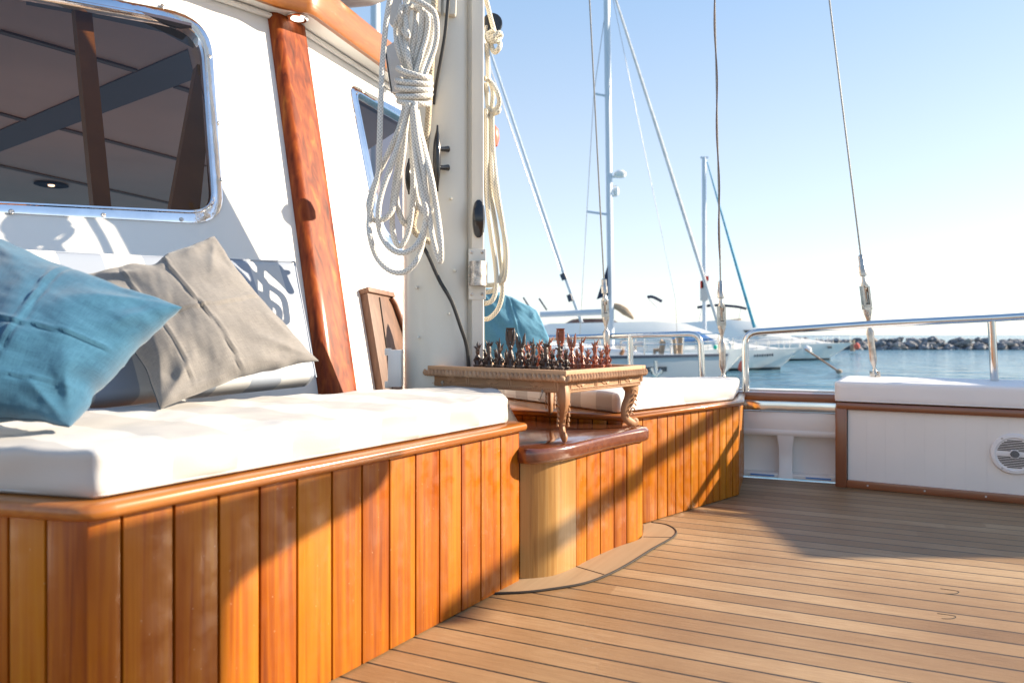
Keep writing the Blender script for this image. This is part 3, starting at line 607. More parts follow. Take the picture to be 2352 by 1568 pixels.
mb = MB(); mb.cur = 0.8; mb.box(G0+d3*(LEN3/2+.046)-n3*0.002+UP*0.018, d3, n3, UP, LEN3/2, 0.012, 0.017)
mb.build('base_board', 'cap', b3, bevel=0.003, base=G0)
mb = MB(); mb.cur = 0.35; mb.box(G0+d3*(LEN3/2)-n3*0.02+UP*0.367, d3, n3, UP, LEN3/2, 0.034, 0.0165); mb.build('top_rail', 'cap', b3, bevel=0.010, base=G0)
for i, t_ in enumerate([0.07+0.22*j for j in range(10)]):
    mb = MB(); mb.lathe(G0+d3*(t_+.06)+n3*0.0105+UP*0.018, n3, [(0.004, 0), (0.004, 0.0008)], 8); mb.build('plug', 'grey', b3, base=G0)
cushion('seat_cushion', (G0+d3*(-0.005)+n3*0.012, G0+d3*LEN3+n3*0.012, G0+d3*LEN3-n3*0.5, G0-d3*0.005-n3*0.5), 0.386, 0.478, 0.012, 'cush3', 'plain white seat cushion on the white panelled bench', n=(60, 24, 6), puff=0.003, wr=0.001)
# speaker in the bench front
spc = VPL(2330, 1042, G0, n3); spc = spc+n3*0.0
spk = thing('speaker', spc, 'round white marine loudspeaker set in the white bench front', 'speaker')
mb = MB(); mb.lathe(spc-n3*0.004, n3, [(0.082, 0), (0.084, 0.006), (0.080, 0.012), (0.068, 0.014), (0.064, 0.010), (0.001, 0.010)], 40); mb.build('bezel', 'cush3', spk, base=spc)
mb = MB()
for i in range(-8, 9):
    if abs(i) < 2: continue
    zz = i*0.0068; hw = math.sqrt(max(0, 0.060**2-zz*zz))
    mb.box(spc+n3*0.0066+UP*zz, d3, n3, UP, hw, 0.001, 0.0017)
mb.build('slot', 'black', spk, base=spc, smooth=False)
mb = MB(); mb.lathe(spc+n3*0.006, n3, [(0.019, 0), (0.019, 0.005), (0.001, 0.006)], 24)
mb.box(spc+n3*0.007, d3, n3, UP, 0.062, 0.0015, 0.005); mb.build('grille_centre', 'cush3', spk, base=spc)
mb = MB()
for i in range(-5, 6): mb.box(spc+n3*0.0125+d3*i*0.003, d3, n3, UP, 0.0008, 0.0006, math.sqrt(max(0, .0155**2-(i*.003)**2)))
mb.build('centre_grille', 'black', spk, base=spc, smooth=False)
mb = MB()
mb.box(spc+n3*0.0098+d3*0.042+UP*0.0005, d3, n3, UP, 0.008, 0.0006, 0.003); mb.build('badge', 'red', spk, base=spc, smooth=False)
for a in (R(55), R(125), R(235), R(305)):
    mb = MB(); mb.lathe(spc+n3*0.0085+d3*math.cos(a)*0.074+UP*math.sin(a)*0.074, n3, [(0.0045, 0), (0.0045, 0.001)], 10); mb.build('screw', 'grey', spk, base=spc)

# ================================================================ BULWARK (far side of our boat)
bul = thing('bulwark', BW0, 'white bulwark with varnished cap rail between the far bench and white bench', 'bulwark')
def bwp(t, o=0.0, z=0.0): 
    q = BW0+bwd*t; sg = perp(bwd)
    if sg.y < 0: sg = -sg
    return q+sg*o+UP*z
SG = perp(bwd); SG = SG if SG.y > 0 else -SG
T0, T1 = -1.9, 3.2
mb = MB(); mb.box(bwp((T0+T1)/2, 0.12, 0.16), bwd, SG, UP, (T1-T0)/2, 0.02, 0.165+.0)
mb.box(bwp((T0+T1)/2, 0.07, -0.9), bwd, SG, UP, (T1-T0)/2+2, 0.1, 0.87)
mb.build('outer_planking', 'paint', bul, base=BW0)
mb = MB(); mb.box(bwp((T0+T1)/2, 0.075, 0.262), bwd, SG, UP, (T1-T0)/2, 0.045, 0.058)
mb.box(bwp((T0+T1)/2, 0.078, 0.222), bwd, SG, UP, (T1-T0)/2, 0.052, 0.012)
mb.build('inner_moulding', 'paint', bul, bevel=0.008, base=BW0)
mb = MB()
# reflective band, slightly wavy like hand-beaten sheet
rings = []
for i in range(121):
    t_ = T0+(T1-T0)*i/120; wv = 0.004*math.sin(i*1.7)+0.004*math.sin(i*.63)
    rings.append([bwp(t_, 0.020+wv, 0.326), bwp(t_, 0.016+wv, 0.345), bwp(t_, 0.020+wv, 0.368), bwp(t_, 0.05, 0.368), bwp(t_, 0.05, 0.326)])
mb.loft(rings); mb.build('steel_strip', 'steel', bul, base=BW0)
mb = MB(); mb.cur = 0.55; mb.box(bwp((T0+T1)/2, 0.10, 0.392), bwd, SG, UP, (T1-T0)/2, 0.10, 0.021); mb.build('cap_rail', 'cap', bul, bevel=0.010, base=BW0)
mb = MB(); mb.box(bwp((T0+T1)/2, 0.14, 0.4165), bwd, SG, UP, (T1-T0)/2, 0.045, 0.003); mb.build('deck_strip', 'paint', bul, base=BW0)
for t_ in (-0.40, 0.205, 0.80):
    mb = MB(); r1 = []
    for z, hw, o0 in ((0.002, 0.034, 0.02), (0.06, 0.030, 0.04), (0.14, 0.031, 0.045), (0.215, 0.040, 0.03)):
        r1.append([bwp(t_-hw, o0, z), bwp(t_+hw, o0, z), bwp(t_+hw, 0.12, z), bwp(t_-hw, 0.12, z)])
    mb.loft(r1); mb.build('frame_rib', 'paint', bul, bevel=0.004, base=BW0)
mb = MB(); mb.box(bwp((T0+T1)/2, 0.075, 0.012), bwd, SG, UP, (T1-T0)/2, 0.045, 0.011); mb.build('waterway', 'paint', bul, bevel=0.004, base=BW0)
for t0_ in (0.04, 0.29):
    mb = MB(); mb.box(bwp(t0_+.06, 0.029, 0.012), bwd, SG, UP, 0.055, 0.002, 0.0035); mb.build('freeing_port', 'bluecanvas', bul, base=BW0, smooth=False)

# ================================================================ STAINLESS RAILS
def rail(name, label, path, posts, r=0.017):
    o = thing(name, path[0], label, 'railing', 'stainless guard rails on the bulwark')
    mb = MB(); P = []
    for i, p in enumerate(path):
        if 0 < i < len(path)-1:
            a = (Vector(path[i-1])-p).normalized(); b = (Vector(path[i+1])-p).normalized()
            if a.dot(b) > -0.9:
                for t_ in (0, .25, .5, .75, 1): P.append((p+a*.06)*(1-t_)**2+p*2*t_*(1-t_)+(p+b*.06)*t_*t_)
                continue
        P.append(p)
    mb.tube(P, r, 16); mb.build('top_tube', 'steel', o, base=path[0])
    for q in posts:
        mb = MB(); mb.tube([q[0], q[1]], r*0.95, 14); mb.lathe(q[0], UP, [(0.035, 0), (0.035, 0.006), (0.018, 0.010)], 18); mb.build('post', 'steel', o, base=path[0])
    return o
pa = V(1713, 903, 3.50); pb = V(1711, 764, 3.50); pc = V(2005, 744, 3.36); pd = V(2290, 730, 3.22); pe = V(2700, 705, 3.0)
rail('guard_rail', 'stainless rail rising to the right above the water and breakwater', [pa, pb, pc, pd, pe], [(V(2286, 900, 3.24), V(2277, 735, 3.23)), (pa, pa+UP*.02)])
qa = V(1614, 895, 3.85); qb = V(1608, 766, 3.85); qc = V(1450, 771, 3.95); qd = V(1240, 777, 4.1); qe = V(1000, 784, 4.3)
rail('guard_rail', 'stainless rail with bent end behind the chess pieces and far bench', [qa, qb, qc, qd, qe], [(V(1449, 905, 3.95), V(1447, 772, 3.95)), (qa, qa+UP*.02)])

# ================================================================ SHROUDS WITH TURNBUCKLES
def chain(o, spec, base, mat='steel'):
    """spec = list of (point, half width, flatten) from the top down"""
    mb = MB(); mb.tube([s[0] for s in spec], [s[1] for s in spec], 12, flat=((0, 1, 0), 0.62)); return mb.build('fitting', mat, o, base=base)
def shroud(label, top, mid, bot, prof, extra=None):
    o = thing('shroud', bot, label, 'rigging wire', 'steel shrouds of our boat')
    mb = MB(); mb.tube([top, mid], 0.0045, 8); mb.build('wire', 'wire', o, base=bot)
    L = bot-mid; mb = MB(); P = []; Rr = []
    for t_, r_ in prof: P.append(mid+L*t_); Rr.append(r_*1.15)
    mb.tube(P, Rr, 10, flat=((0, 1, 0), 0.6)); mb.build('turnbuckle', 'tsteel', o, base=bot)
    for t_ in (0.24, 0.44, 0.93):
        mb = MB(); c = mid+L*t_; mb.tube([c-Vector((0, .022, 0)), c+Vector((0, .022, 0))], 0.008, 10); mb.build('clevis_pin', 'tsteel', o, base=bot)
    # fork cheeks
    dr = L.normalized()
    for f_, hl in ((.33, .09), (.95, .06)):
        mb = MB(); c = mid+L*f_
        for s_ in (-1, 1): mb.box(c+Vector((s_*.0145, 0, 0)), (1, 0, 0), (0, 1, 0), dr, 0.005, 0.014, L.length*hl)
        mb.box(c+dr*L.length*hl*.8, (1, 0, 0), (0, 1, 0), dr, 0.016, 0.0135, L.length*.02)
        mb.build('fork', 'tsteel', o, base=bot)
    if extra: extra(o, top, mid, bot)
    return o
PR = [(0, .006), (0.01, .013), (.08, .013), (.085, .016), (.16, .016), (.165, .008), (.20, .009), (.24, .017), (.28, .009), (.29, .006), (.37, .006), (.38, .018), (.44, .018), (.50, .009), (.53, .006), (.56, .009), (.59, .017), (.68, .015), (.80, .016), (.84, .010), (.86, .006), (.89, .009), (.91, .018), (.97, .016), (1, .006)]
dsh = 3.55
shroud('steel shroud and turnbuckle on the right in front of the stainless rail', V(1895, -80, dsh), V(1977, 585, dsh), V(2013, 885, dsh), PR)
def strapx(o, top, mid, bot):
    mb = MB(); P = []
    for i in range(60):
        t_ = i/59; p = top.lerp(mid, t_*0.93); P.append(p+Vector((0.005*math.sin(i*0.30+1)-0.002, -0.006, 0)))
    mb.tube(P, 0.0038, 6, flat=((0, 1, 0), 1.6)); mb.build('twisted_strap', 'strap', o, base=bot)
shroud('steel shroud with a twisted brown strap wound round it, above the far bench end', V(1640, -80, 3.7), V(1655, 645, 3.7), V(1661, 890, 3.7), PR, strapx)
shroud('thinner steel shroud and turnbuckle right behind the chess pieces', V(1350, -80, 3.9), V(1387, 640, 3.9), V(1396, 850, 3.9), PR)

# ================================================================ DECKHOUSE
C0 = V(777, 885, 2.6); C1 = V(661, 50, 2.92)
W1d = Vector((math.sin(R(44)), math.cos(R(44)), 0)); W2d = Vector((math.sin(R(20)), math.cos(R(20)), 0))
up1 = (C1-C0).normalized()
n1w = W1d.cross(up1).normalized(); n1w = n1w if n1w.y < 0 else -n1w
n2w = W2d.cross(up1).normalized(); n2w = n2w if n2w.x > 0 else -n2w
def onW1(u, v, o=0): return VPL(u, v, C0+n1w*o, n1w)
def onW2(u, v, o=0): return VPL(u, v, C0+n2w*o, n2w)
ZS = C1.z
def at_z(base, z): return base+up1*((z-base.z)/up1.z)
house = thing('deckhouse', C0, 'white deckhouse with varnished roof trim and tinted windows', 'deckhouse')
# wall 1 has a hole for the window: build as ring between outer rectangle and window polygon
w1o = [(-420, -125), (482, 40), (516, 518), (-420, 467)]
win_out = [onW1(u, v) for u, v in w1o]
def ring_between(mb, inner, outer4):
    from mathutils.geometry import tessellate_polygon
    b_ = mb.add(list(outer4)+list(inner))
    for f in tessellate_polygon([list(outer4), list(inner)]): mb.face([b_+i for i in f])
iw = rpoly(win_out, [.01, .17, .12, .01], 8)
b0 = at_z(C0, -0.02)+n1w*0; t0 = at_z(C0, ZS+0.0)
out4 = [t0-W1d*3.2, t0, b0, b0-W1d*3.2]
mb = MB(); ring_between(mb, iw, out4)
s2o = [(800, 190), (962, 276), (962, 604), (868, 545)]
iw2 = rpoly([onW2(u, v) for u, v in s2o], [.07, .05, .05, .10], 8)
tt = 1.1
ou2 = [t0, t0+W2d*tt, b0+W2d*tt, b0]
m2 = MB(); ring_between(m2, iw2, ou2)
mb.build('front_wall', 'wall', house, base=C0, smooth=False)
m2.build('side_wall', 'wall', house, base=C0, smooth=False)
def window(name, outer, n, rad, wfr, label, scalefac, mat='chrome', cbase=None):
    o = thing(name, outer[0], label, 'window') if label else None
    return o
def frame_mesh(mb, outer, inner, n, th, lip):
    """moulded ring: outer edge low, rises, inner lip"""
    R0 = outer; k = len(outer)
    def lv(f, h): return [outer[i].lerp(inner[i], f)+n*h for i in range(k)]
    rings = [lv(0, 0.0), lv(0.03, th*.75), lv(.15, th), lv(.72, th), lv(.80, th*1.5), lv(.95, th*1.5), lv(1.0, th), lv(1.0, -lip)]
    ids = [mb.add(r) for r in rings]
    for a, b in zip(ids, ids[1:]):
        for j in range(k): mb.face((a+j, a+(j+1) % k, b+(j+1) % k, b+j))
def add_window(out_uv, in_uv, onW, n, r_out, r_in, screws):
    wf = rpoly([onW(u, v) for u, v in out_uv], r_out, 8); wi = rpoly([onW(u, v) for u, v in in_uv], r_in, 8)
    mb = MB(); frame_mesh(mb, wf, wi, n, 0.006, 0.03); fr = mb.build('window', 'chrome', house, base=C0, angle=35)
    mb = MB(); b_ = mb.add([p-n*0.012 for p in wi]); mb.face([b_+i for i in range(len(wi))]); mb.build('pane', 'glass', None, smooth=False)
    g = bpy.context.scene.collection.objects[-1]
    g.parent = fr; g.location = -C0
    for u, v in screws:
        mb = MB(); p = onW(u, v)+n*0.006; mb.lathe(p, n, [(0.0075, 0), (0.0075, 0.0015), (0.0055, 0.0022), (0.001, 0.0014)], 12); s_ = mb.build('screw', 'rust', None); s_.parent = fr; s_.location = -C0
    return fr
add_window(w1o, [(-400, -95), (462, 63), (491, 487), (-400, 446)], onW1, n1w, [.01, .17, .12, .01], [.01, .13, .09, .01], [(25, 488), (236, 496), (415, 506), (480, 132), (502, 285), (508, 415), (372, 17)])
add_window(s2o, [(816, 212), (950, 290), (950, 580), (880, 532)], onW2, n2w, [.07, .05, .05, .10], [.05, .04, .04, .08], [(832, 212), (848, 440)])
# cabin interior seen through the glass
INP = Vector((0, 0, 0))
zc = 1.80
wl_ = at_z(C0, zc)-n1w*.06
ci = [wl_-W1d*2.9, wl_, at_z(C0, zc)+W2d*1.0-n2w*.06, VZ(640, 480, zc), VZ(560, 515, zc), VZ(-500, 515, zc)]
ci = [Vector((p.x, p.y, zc)) for p in ci]
mb = MB(); b_ = mb.add(ci+[p+UP*.02 for p in ci]); mb.face([b_+i for i in range(6)]); mb.face([b_+6+i for i in reversed(range(6))])
mb.build('cabin_ceiling', 'inner', house, base=C0, smooth=False)
for (a_, b_) in (((0, 73), (240, 142)), ((240, 142), (311, 163)), ((-200, 205), (56, 277)), ((142, 296), (469, 382)), ((-150, 345), (0, 381)), ((0, 381), (412, 472)), ((404, 199), (450, 214))):
    p_, q_ = VZ(*a_, zc-.004), VZ(*b_, zc-.004); mb = MB(); d_ = q_-p_; wd_ = 0.006*p_.y
    mb.box((p_+q_)/2, d_.normalized(), perp(d_.normalized()), UP, d_.length/2, wd_, .004); mb.build('ceiling_batten', 'innerw', house, base=C0, smooth=False)
for poly in (((-60, 322), (0, 300), (431, 116), (447, 182), (0, 349), (-60, 372)), ((60, -8), (208, 5), (440, 60), (445, 112), (375, 75), (208, 39), (60, 12))):
    mb = MB(); q_ = [VZ(u, v, zc-.006) for u, v in poly]; mb.loft([q_, [p+UP*.01 for p in q_]]); mb.build('ceiling_beam', 'beam', house, base=C0, smooth=False)
mb = MB(); pa_, pb_ = onW1(190, 5, -0.10), onW1(236, 478, -0.10); 
ex = W1d*0.026
mb.loft([[pa_-ex, pa_+ex, pa_+ex-n1w*.04, pa_-ex-n1w*.04], [pb_-ex, pb_+ex, pb_+ex-n1w*.04, pb_-ex-n1w*.04]]); mb.build('mullion', 'mull', house, base=C0, smooth=False)
mb = MB(); pa_, pb_ = onW1(462, 150, -0.12), onW1(425, 490, -0.12); ex = W1d*0.05
mb.loft([[pa_-ex*.3, pa_+ex, pa_+ex-n1w*.04, pa_-ex*.3-n1w*.04], [pb_-ex, pb_+ex, pb_+ex-n1w*.04, pb_-ex-n1w*.04]]); mb.build('inner_post', 'mull', house, base=C0, smooth=False)
# inside floor & furniture level, kept white to bounce light up at the ceiling
mb = MB(); zf = 0.60
fi = [at_z(C0, zf)-n1w*.05-W1d*2.9, at_z(C0, zf)-n1w*.05, at_z(C0, zf)+W2d*1.0-n2w*.05, at_z(C0, zf)+W2d*1.0+Vector((-2.2, .3, 0)), at_z(C0, zf)-W1d*2.9+Vector((-1.6, 1.6, 0))]
b_ = mb.add(fi); mb.face([b_+i for i in range(5)]); mb.build('cabin_counter', 'wall', house, base=C0, smooth=False)
dl_ = thing('cabin_downlight', C0, 'small lit downlight in the cabin ceiling seen through the large window', 'lamp')
pdl = VPL(118, 424, Vector((0, 0, zc)), UP)
if pdl.y < 0 or pdl.y > 8: pdl = V(118, 424, 3.4)
dl_.location = V(118, 424, 4.4)
pq = V(118, 424, 1.0)-Vector((0, 0, H)); kz = (zc-.008-H)/pq.z; pq = Vector((0, 0, H))+pq*kz; dl_.location = pq
mb = MB(); mb.lathe(pq, -UP, [(0.11, 0), (0.11, 0.006), (0.09, 0.012), (0.07, 0.004)], 28); mb.build('rim', 'navy', dl_, base=pq)
mb = MB(); mb.lathe(pq-UP*.004, -UP, [(0.022, 0), (0.018, 0.008)], 20); mb.build('lens', 'lamp2', dl_, base=pq)
# pillar at the corner
mb = MB(); rings = []
av = (n1w+n2w).normalized()
for i in range(13):
    t_ = i/12; p = C0.lerp(C1, t_) if False else at_z(C0, 0.30+(ZS-0.30)*t_)
    hw = 0.084+0.004*t_; prof = []
    sd_ = av.cross(up1).normalized()
    if sd_.x < 0: sd_ = -sd_
    for j in range(11):
        a = -1+2*j/10; prof.append(p+sd_*a*hw+av*(0.022*(1-abs(a)**10)+0.002))
    prof += [p+sd_*hw-av*0.03, p-sd_*hw-av*0.03]
    rings.append(prof)
mb.loft(rings)
mb.cur = 0.5
mb.build('corner_pillar', 'pillar', house, base=C0, angle=50)
# soffit, roof and varnished fascia
tb = [(380, -75), (500, -30), (574, -6), (632, 14), (690, 27), (714, 35), (755, 64), (800, 97), (873, 150), (930, 193)]
TB = [VZ(u, v, ZS+0.005) for u, v in tb]
TB = [TB[0]-W1d*1.8]+TB
TBs, _ = catmull(TB, 4, 0)
inn = [at_z(C0, ZS)-W1d*3.1-n1w*.3, at_z(C0, ZS)+W2d*0-Vector((.3, 0, 0)), at_z(C0, ZS)+W2d*1.2-Vector((.4, 0, 0))]
back_ = [TB[-1]+Vector((-.3, .5, 0)), Vector((-2.2, 7.3, 0)), Vector((-7, 7.3, 0)), TB[0]+Vector((-3.2, 2.6, 0))]
roofp = TBs+back_
mb = MB(); mb.prism([(p.x, p.y) for p in roofp], ZS+0.005, ZS+0.06); mb.build('roof', 'wall', house, base=C0, smooth=False)
mb = MB(); mb.cur = 0.62
def offs(P, d):
    out = []
    for i, p in enumerate(P):
        t_ = (P[min(i+1, len(P)-1)]-P[max(i-1, 0)]).normalized(); out.append(p+perp(t_)*d)
    return out
FB = TBs; rings = []
for p, q in zip(FB, offs(FB, 0.03)):
    rings.append([p+UP*(-.006), p.lerp(q, .7)+UP*(-.008), q+UP*.01, q.lerp(p, .25)+UP*.125, q.lerp(p, .5)+UP*.14, p+UP*.14-(q-p)*.4, p-(q-p)*.4+UP*0.0])
mb.loft(rings); mb.build('fascia', 'trim', house, base=C0, angle=50)
mb = MB()
jl = [at_z(C0, ZS-.012)-W1d*1.5+n1w*.012, at_z(C0, ZS-.012)+av*.012, at_z(C0, ZS-.012)+W2d*1.6+n2w*.012]
mb.tube(jl, 0.012, 8); mb.build('crown_moulding', 'wall', house, base=C0)
# soffit downlight
sp = VZ(683, 41, ZS+0.003); so = thing('soffit_downlight', sp, 'small round lit downlight in the white soffit above the pillar', 'lamp')
mb = MB(); mb.lathe(sp, -UP, [(0.044, 0), (0.044, 0.005), (0.036, 0.009), (0.027, 0.006), (0.026, 0.0)], 32); mb.build('rim', 'chrome', so, base=sp)
mb = MB(); mb.lathe(sp, -UP, [(0.025, 0), (0.024, 0.005), (0.012, 0.008), (0.001, 0.0085)], 28); mb.build('lens', 'lamp', so, base=sp)
# grey cover on roof
gc = V(800, -10, 3.15); mb = MB(); mb.tube([V(700, -30, 3.15), V(790, -22, 3.2), V(850, -16, 3.25), V(905, -16, 3.3)], [0.05, 0.075, 0.055, 0.012], 18, smooth=6)
tag(mb.build('folded_cover', 'grey', base=gc), 'dark glossy grey cover lying on the deckhouse roof edge', 'boat cover')

# wooden locker on side wall behind the mast
lk = [(843, 668), (902, 680), (925, 735), (930, 930), (886, 930)]
lo = thing('wooden_locker', onW2(886, 885, .10), 'tapering worn brown wooden locker standing between the pillar and the mast', 'locker')
fr5 = [onW2(u, v, 0.035) for u, v in lk]
fr5n = fr5; b5n = [p-n2w*0.05 for p in fr5]
mb = MB(); mb.loft([b5n, fr5n]); mb.build('body', 'lockw', lo, bevel=0.003, base=lo.location)
mb = MB(); d_ = (fr5[1]-fr5[0]).normalized(); mb.cur = .9
mb.box((fr5[0]+fr5[1])/2+UP*.004-n2w*.02, d_, n2w, d_.cross(n2w), (fr5[1]-fr5[0]).length/2+.004, 0.030, 0.011); mb.build('top_board', 'lockw', lo, bevel=0.004, base=lo.location)
mb = MB(); g0, g1 = onW2(872, 683, .037), onW2(906, 930, .037); mb.tube([g0, g1], 0.0025, 6); mb.build('groove', 'black', lo, base=lo.location)
mb = MB(); mb.cur = .2; mb.tube([onW2(899, 684, .04), onW2(909, 700, .043), onW2(930, 760, .043), onW2(940, 800, .043)], 0.013, 10); mb.build('edge_bead', 'capv', lo, base=lo.location)

# ================================================================ MAST
MV = 0.285
def VM(u, v, d): return V(u, v, d-MV)
mc = Vector((-0.250, 2.52, 0)); RX, RY = 0.135, 0.125
mast = thing('mast', mc, 'thick cream painted mast with a sail track standing before the deckhouse', 'mast')
mb = MB(); prof = []
for j in range(48):
    a = 2*math.pi*j/48; ca, sa = math.cos(a), math.sin(a)
    x = RX*(abs(ca)**0.97)*(1 if ca > 0 else -1); y = RY*(abs(sa)**1.0)*(1 if sa > 0 else -1)
    if x > 0.098: x = 0.098
    prof.append((x, y))
mb.loft([[mc+Vector((x, y, z)) for x, y in prof] for z in (0, 1.0, 2.0, 3.2, 5.0, 9.0)])
mb.build('mast_tube', 'mast', mast, base=mc, angle=50)
mb = MB(); xr = mc.x+0.098; yr = mc.y-0.08
mb.abox((xr-.003, yr+0.01, 0), (xr+.03, yr+.11, 9)); mb.abox((xr+.015, yr-.02, 0), (xr+.055, yr+.05, 9))
mb.build('sail_track', 'track', mast, bevel=0.004, base=mc)
TRK = Vector((xr+.035, yr-.02, 0))
for (u, v) in ((955, 660), (1035, 455), (1030, 720), (960, 775), (1045, 620)):
    mb = MB(); mb.lathe(VM(u, v, 2.675), Vector((0, -1, 0)), [(0.005, -0.022), (0.005, 0.001), (0.003, 0.002)], 10); mb.build('rivet', 'mast', mast, base=mc)
# stainless sheave bracket on the track
tz = lambda v: H-(v-VH)/F*TRK.y
bk = thing('sheave_bracket', V(1103, 630, TRK.y), 'riveted stainless bracket box on the sail track below the black fairlead', 'mast fitting')
mb = MB(); mb.abox((TRK.x-.030, TRK.y-.004, tz(688)), (TRK.x+.028, TRK.y+.002, tz(572))); mb.build('back_plate', 'track', bk, bevel=.002, base=bk.location)
mb = MB(); mb.lathe((TRK.x+.004, TRK.y-.014, tz(657)), UP, [(0.034, 0), (0.034, tz(602)-tz(657))], 20, squash=0.75); mb.build('cup', 'rust', bk, base=bk.location, angle=30)
for vv, uu in ((580, -.02), (580, .016), (612, -.026), (633, -.026), (652, -.026), (676, -.02), (676, .016)):
    mb = MB(); mb.lathe((TRK.x+uu, TRK.y-.003, tz(vv)), (0, -1, 0), [(0.005, 0), (0.005, .003), (.002, .0045)], 10); mb.build('rivet', 'rust', bk, base=bk.location)
# black fairlead on the track
fl = thing('fairlead', V(1103, 503, TRK.y), 'black oval bullseye fairlead screwed to the sail track', 'mast fitting')
mb = MB(); hz = (tz(460)-tz(546))/2; zc_ = (tz(460)+tz(546))/2
rings = []
for i in range(15):
    a = -1+2*i/14; hw = 0.006+0.016*math.sqrt(max(0, 1-a*a)); dp = 0.004+0.028*max(0, 1-a*a)**1.2
    c = Vector((TRK.x+.004, TRK.y-.004, zc_+a*hz)); rings.append([c+Vector((-hw, 0, 0)), c+Vector((-hw*.8, -dp*.8, 0)), c+Vector((0, -dp, 0)), c+Vector((hw*.8, -dp*.8, 0)), c+Vector((hw, 0, 0))])
mb.loft(rings); mb.build('body', 'plastic', fl, base=fl.location)
mb = MB(); mb.lathe((TRK.x+.010, TRK.y-.012, zc_), Vector((.9, -.4, 0)), [(0.018, 0), (0.018, 0.006), (0.012, 0.0065)], 16); mb.build('eye_ring', 'track', fl, base=fl.location)
for z_ in (zc_+hz*.82, zc_-hz*.82):
    mb = MB(); mb.lathe((TRK.x+.004, TRK.y-.010, z_), (0, -1, 0), [(0.005, 0), (.005, .002)], 10); mb.build('screw', 'rust', fl, base=fl.location)
# horn cleats
def cleat(u, v0, v1, d, label, du=26, legs=True, wdt=0.013, lab=''):
    o = thing('horn_cleat', VM(u, (v0+v1)/2, d), label, 'cleat', 'black horn cleats on the mast')
    mb = MB(); P = []; Rr = []
    for i in range(13):
        a = -1+2*i/12; P.append(VM(u+2*a*a, (v0+v1)/2+a*(v1-v0)/2, d-0.012+0.018*a*a)); Rr.append(max(.003, wdt*(1-abs(a)**2.4)))
    mb.tube(P, Rr, 12, flat=((0, 1, 0), 0.8)); mb.build('horn', 'plastic', o, base=o.location)
    for f in (-.14, .14):
        vm = (v0+v1)/2+f*(v1-v0); mb = MB(); a = VM(u+2, vm, d); b = VM(u+du, vm, d+.03)
        mb.tube([a, a.lerp(b, .55), b], [0.008, 0.008, 0.011], 10); mb.build('leg', 'plastic', o, base=o.location)
    return o
cleat(1003, 288, 440, 2.64, 'large black horn cleat on the mast right of the rope coil')
cleat(937, 365, 446, 2.60, 'black horn cleat half hidden behind the hanging rope coil', du=14, wdt=0.010)
# grey plates left of the mast
gp = thing('mast_winch_pad', VM(905, 160, 2.7), 'folded grey plate bracket left of the mast behind the rope', 'bracket')
def plate(pts, d0, d1): 
    mb = MB(); a = [VM(u, v, d0) for u, v in pts]; mb.loft([a, [p+Vector((.0, d1, 0)) for p in a]]); return mb
mb = plate([(882, 110), (912, 92), (945, 150), (945, 210), (897, 212)], 2.72, .012); mb.build('face_plate', 'grey', gp, bevel=.002, base=gp.location)
mb = MB(); a = [VM(897, 212, 2.72), VM(882, 110, 2.72), VM(882, 110, 2.72)+Vector((.03, .12, 0)), VM(897, 212, 2.72)+Vector((.03, .12, 0))]
mb.loft([a, [p+Vector((.006, 0, 0)) for p in a]]); mb.build('side_plate', 'grey', gp, base=gp.location)
gp2 = plate([(893, -60), (921, -60), (921, 55), (900, 60), (894, 52)], 2.72, .02)
tag(gp2.build('winch_bracket', 'grey', bevel=.003, base=VM(905, 0, 2.72)), 'narrow grey bracket plate at the top left of the rope coil', 'bracket')
mf = thing('halyard_exit', VM(1020, 10, 2.69), 'cream exit box and plate high on the mast beside the black cable', 'mast fitting')
mb = plate([(985, -40), (1014, -40), (1012, 30), (1000, 25), (985, 27)], 2.655, .04); mb.build('exit_box', 'mast', mf, bevel=.004, base=mf.location)
mb = plate([(1018, -40), (1049, -40), (1047, 30), (1043, 34), (1024, 33), (1018, 29)], 2.665, .03); mb.build('cover_plate', 'mast', mf, bevel=.004, base=mf.location)
# cables
mb = MB(); mb.tube([VM(1033, -40, 2.64), VM(1028, 20, 2.645), VM(1022, 80, 2.65), VM(1012, 140, 2.655), VM(1003, 188, 2.66), VM(995, 240, 2.68)], 0.006, 8, smooth=6)
tag(mb.build('cable', 'cable', base=VM(1010, 150, 2.65)), 'black cable running down the mast from the top edge of the picture', 'cable')
mb = MB(); mb.tube([VM(872, 480, 2.62), VM(895, 540, 2.63), VM(925, 600, 2.66), VM(968, 560, 2.655), VM(985, 590, 2.655), VM(1010, 645, 2.65), VM(1037, 692, 2.645), VM(1058, 750, 2.645), VM(1073, 800, 2.66), VM(1078, 870, 2.66)][3:], 0.0065, 8, smooth=8)
tag(mb.build('cable', 'cable', base=VM(1037, 692, 2.65)), 'black cable curving down the lower mast towards the chess table', 'cable')
# small white box at the mast foot
mb = MB(); q = VM(909, 845, 2.70); mb.box(q, (1, 0, 0), (0, 1, 0), UP, .022, .03, .062); mb.box(q+Vector((-.024, -.01, .055)), (1, 0, 0), (0, 1, 0), UP, .01, .012, .012); mb.box(q+Vector((-.024, -.01, -.055)), (1, 0, 0), (0, 1, 0), UP, .01, .012, .012)
tag(mb.build('junction_box', 'paint', bevel=.003, base=q), 'small white box with clips between wooden locker and mast foot', 'junction box')

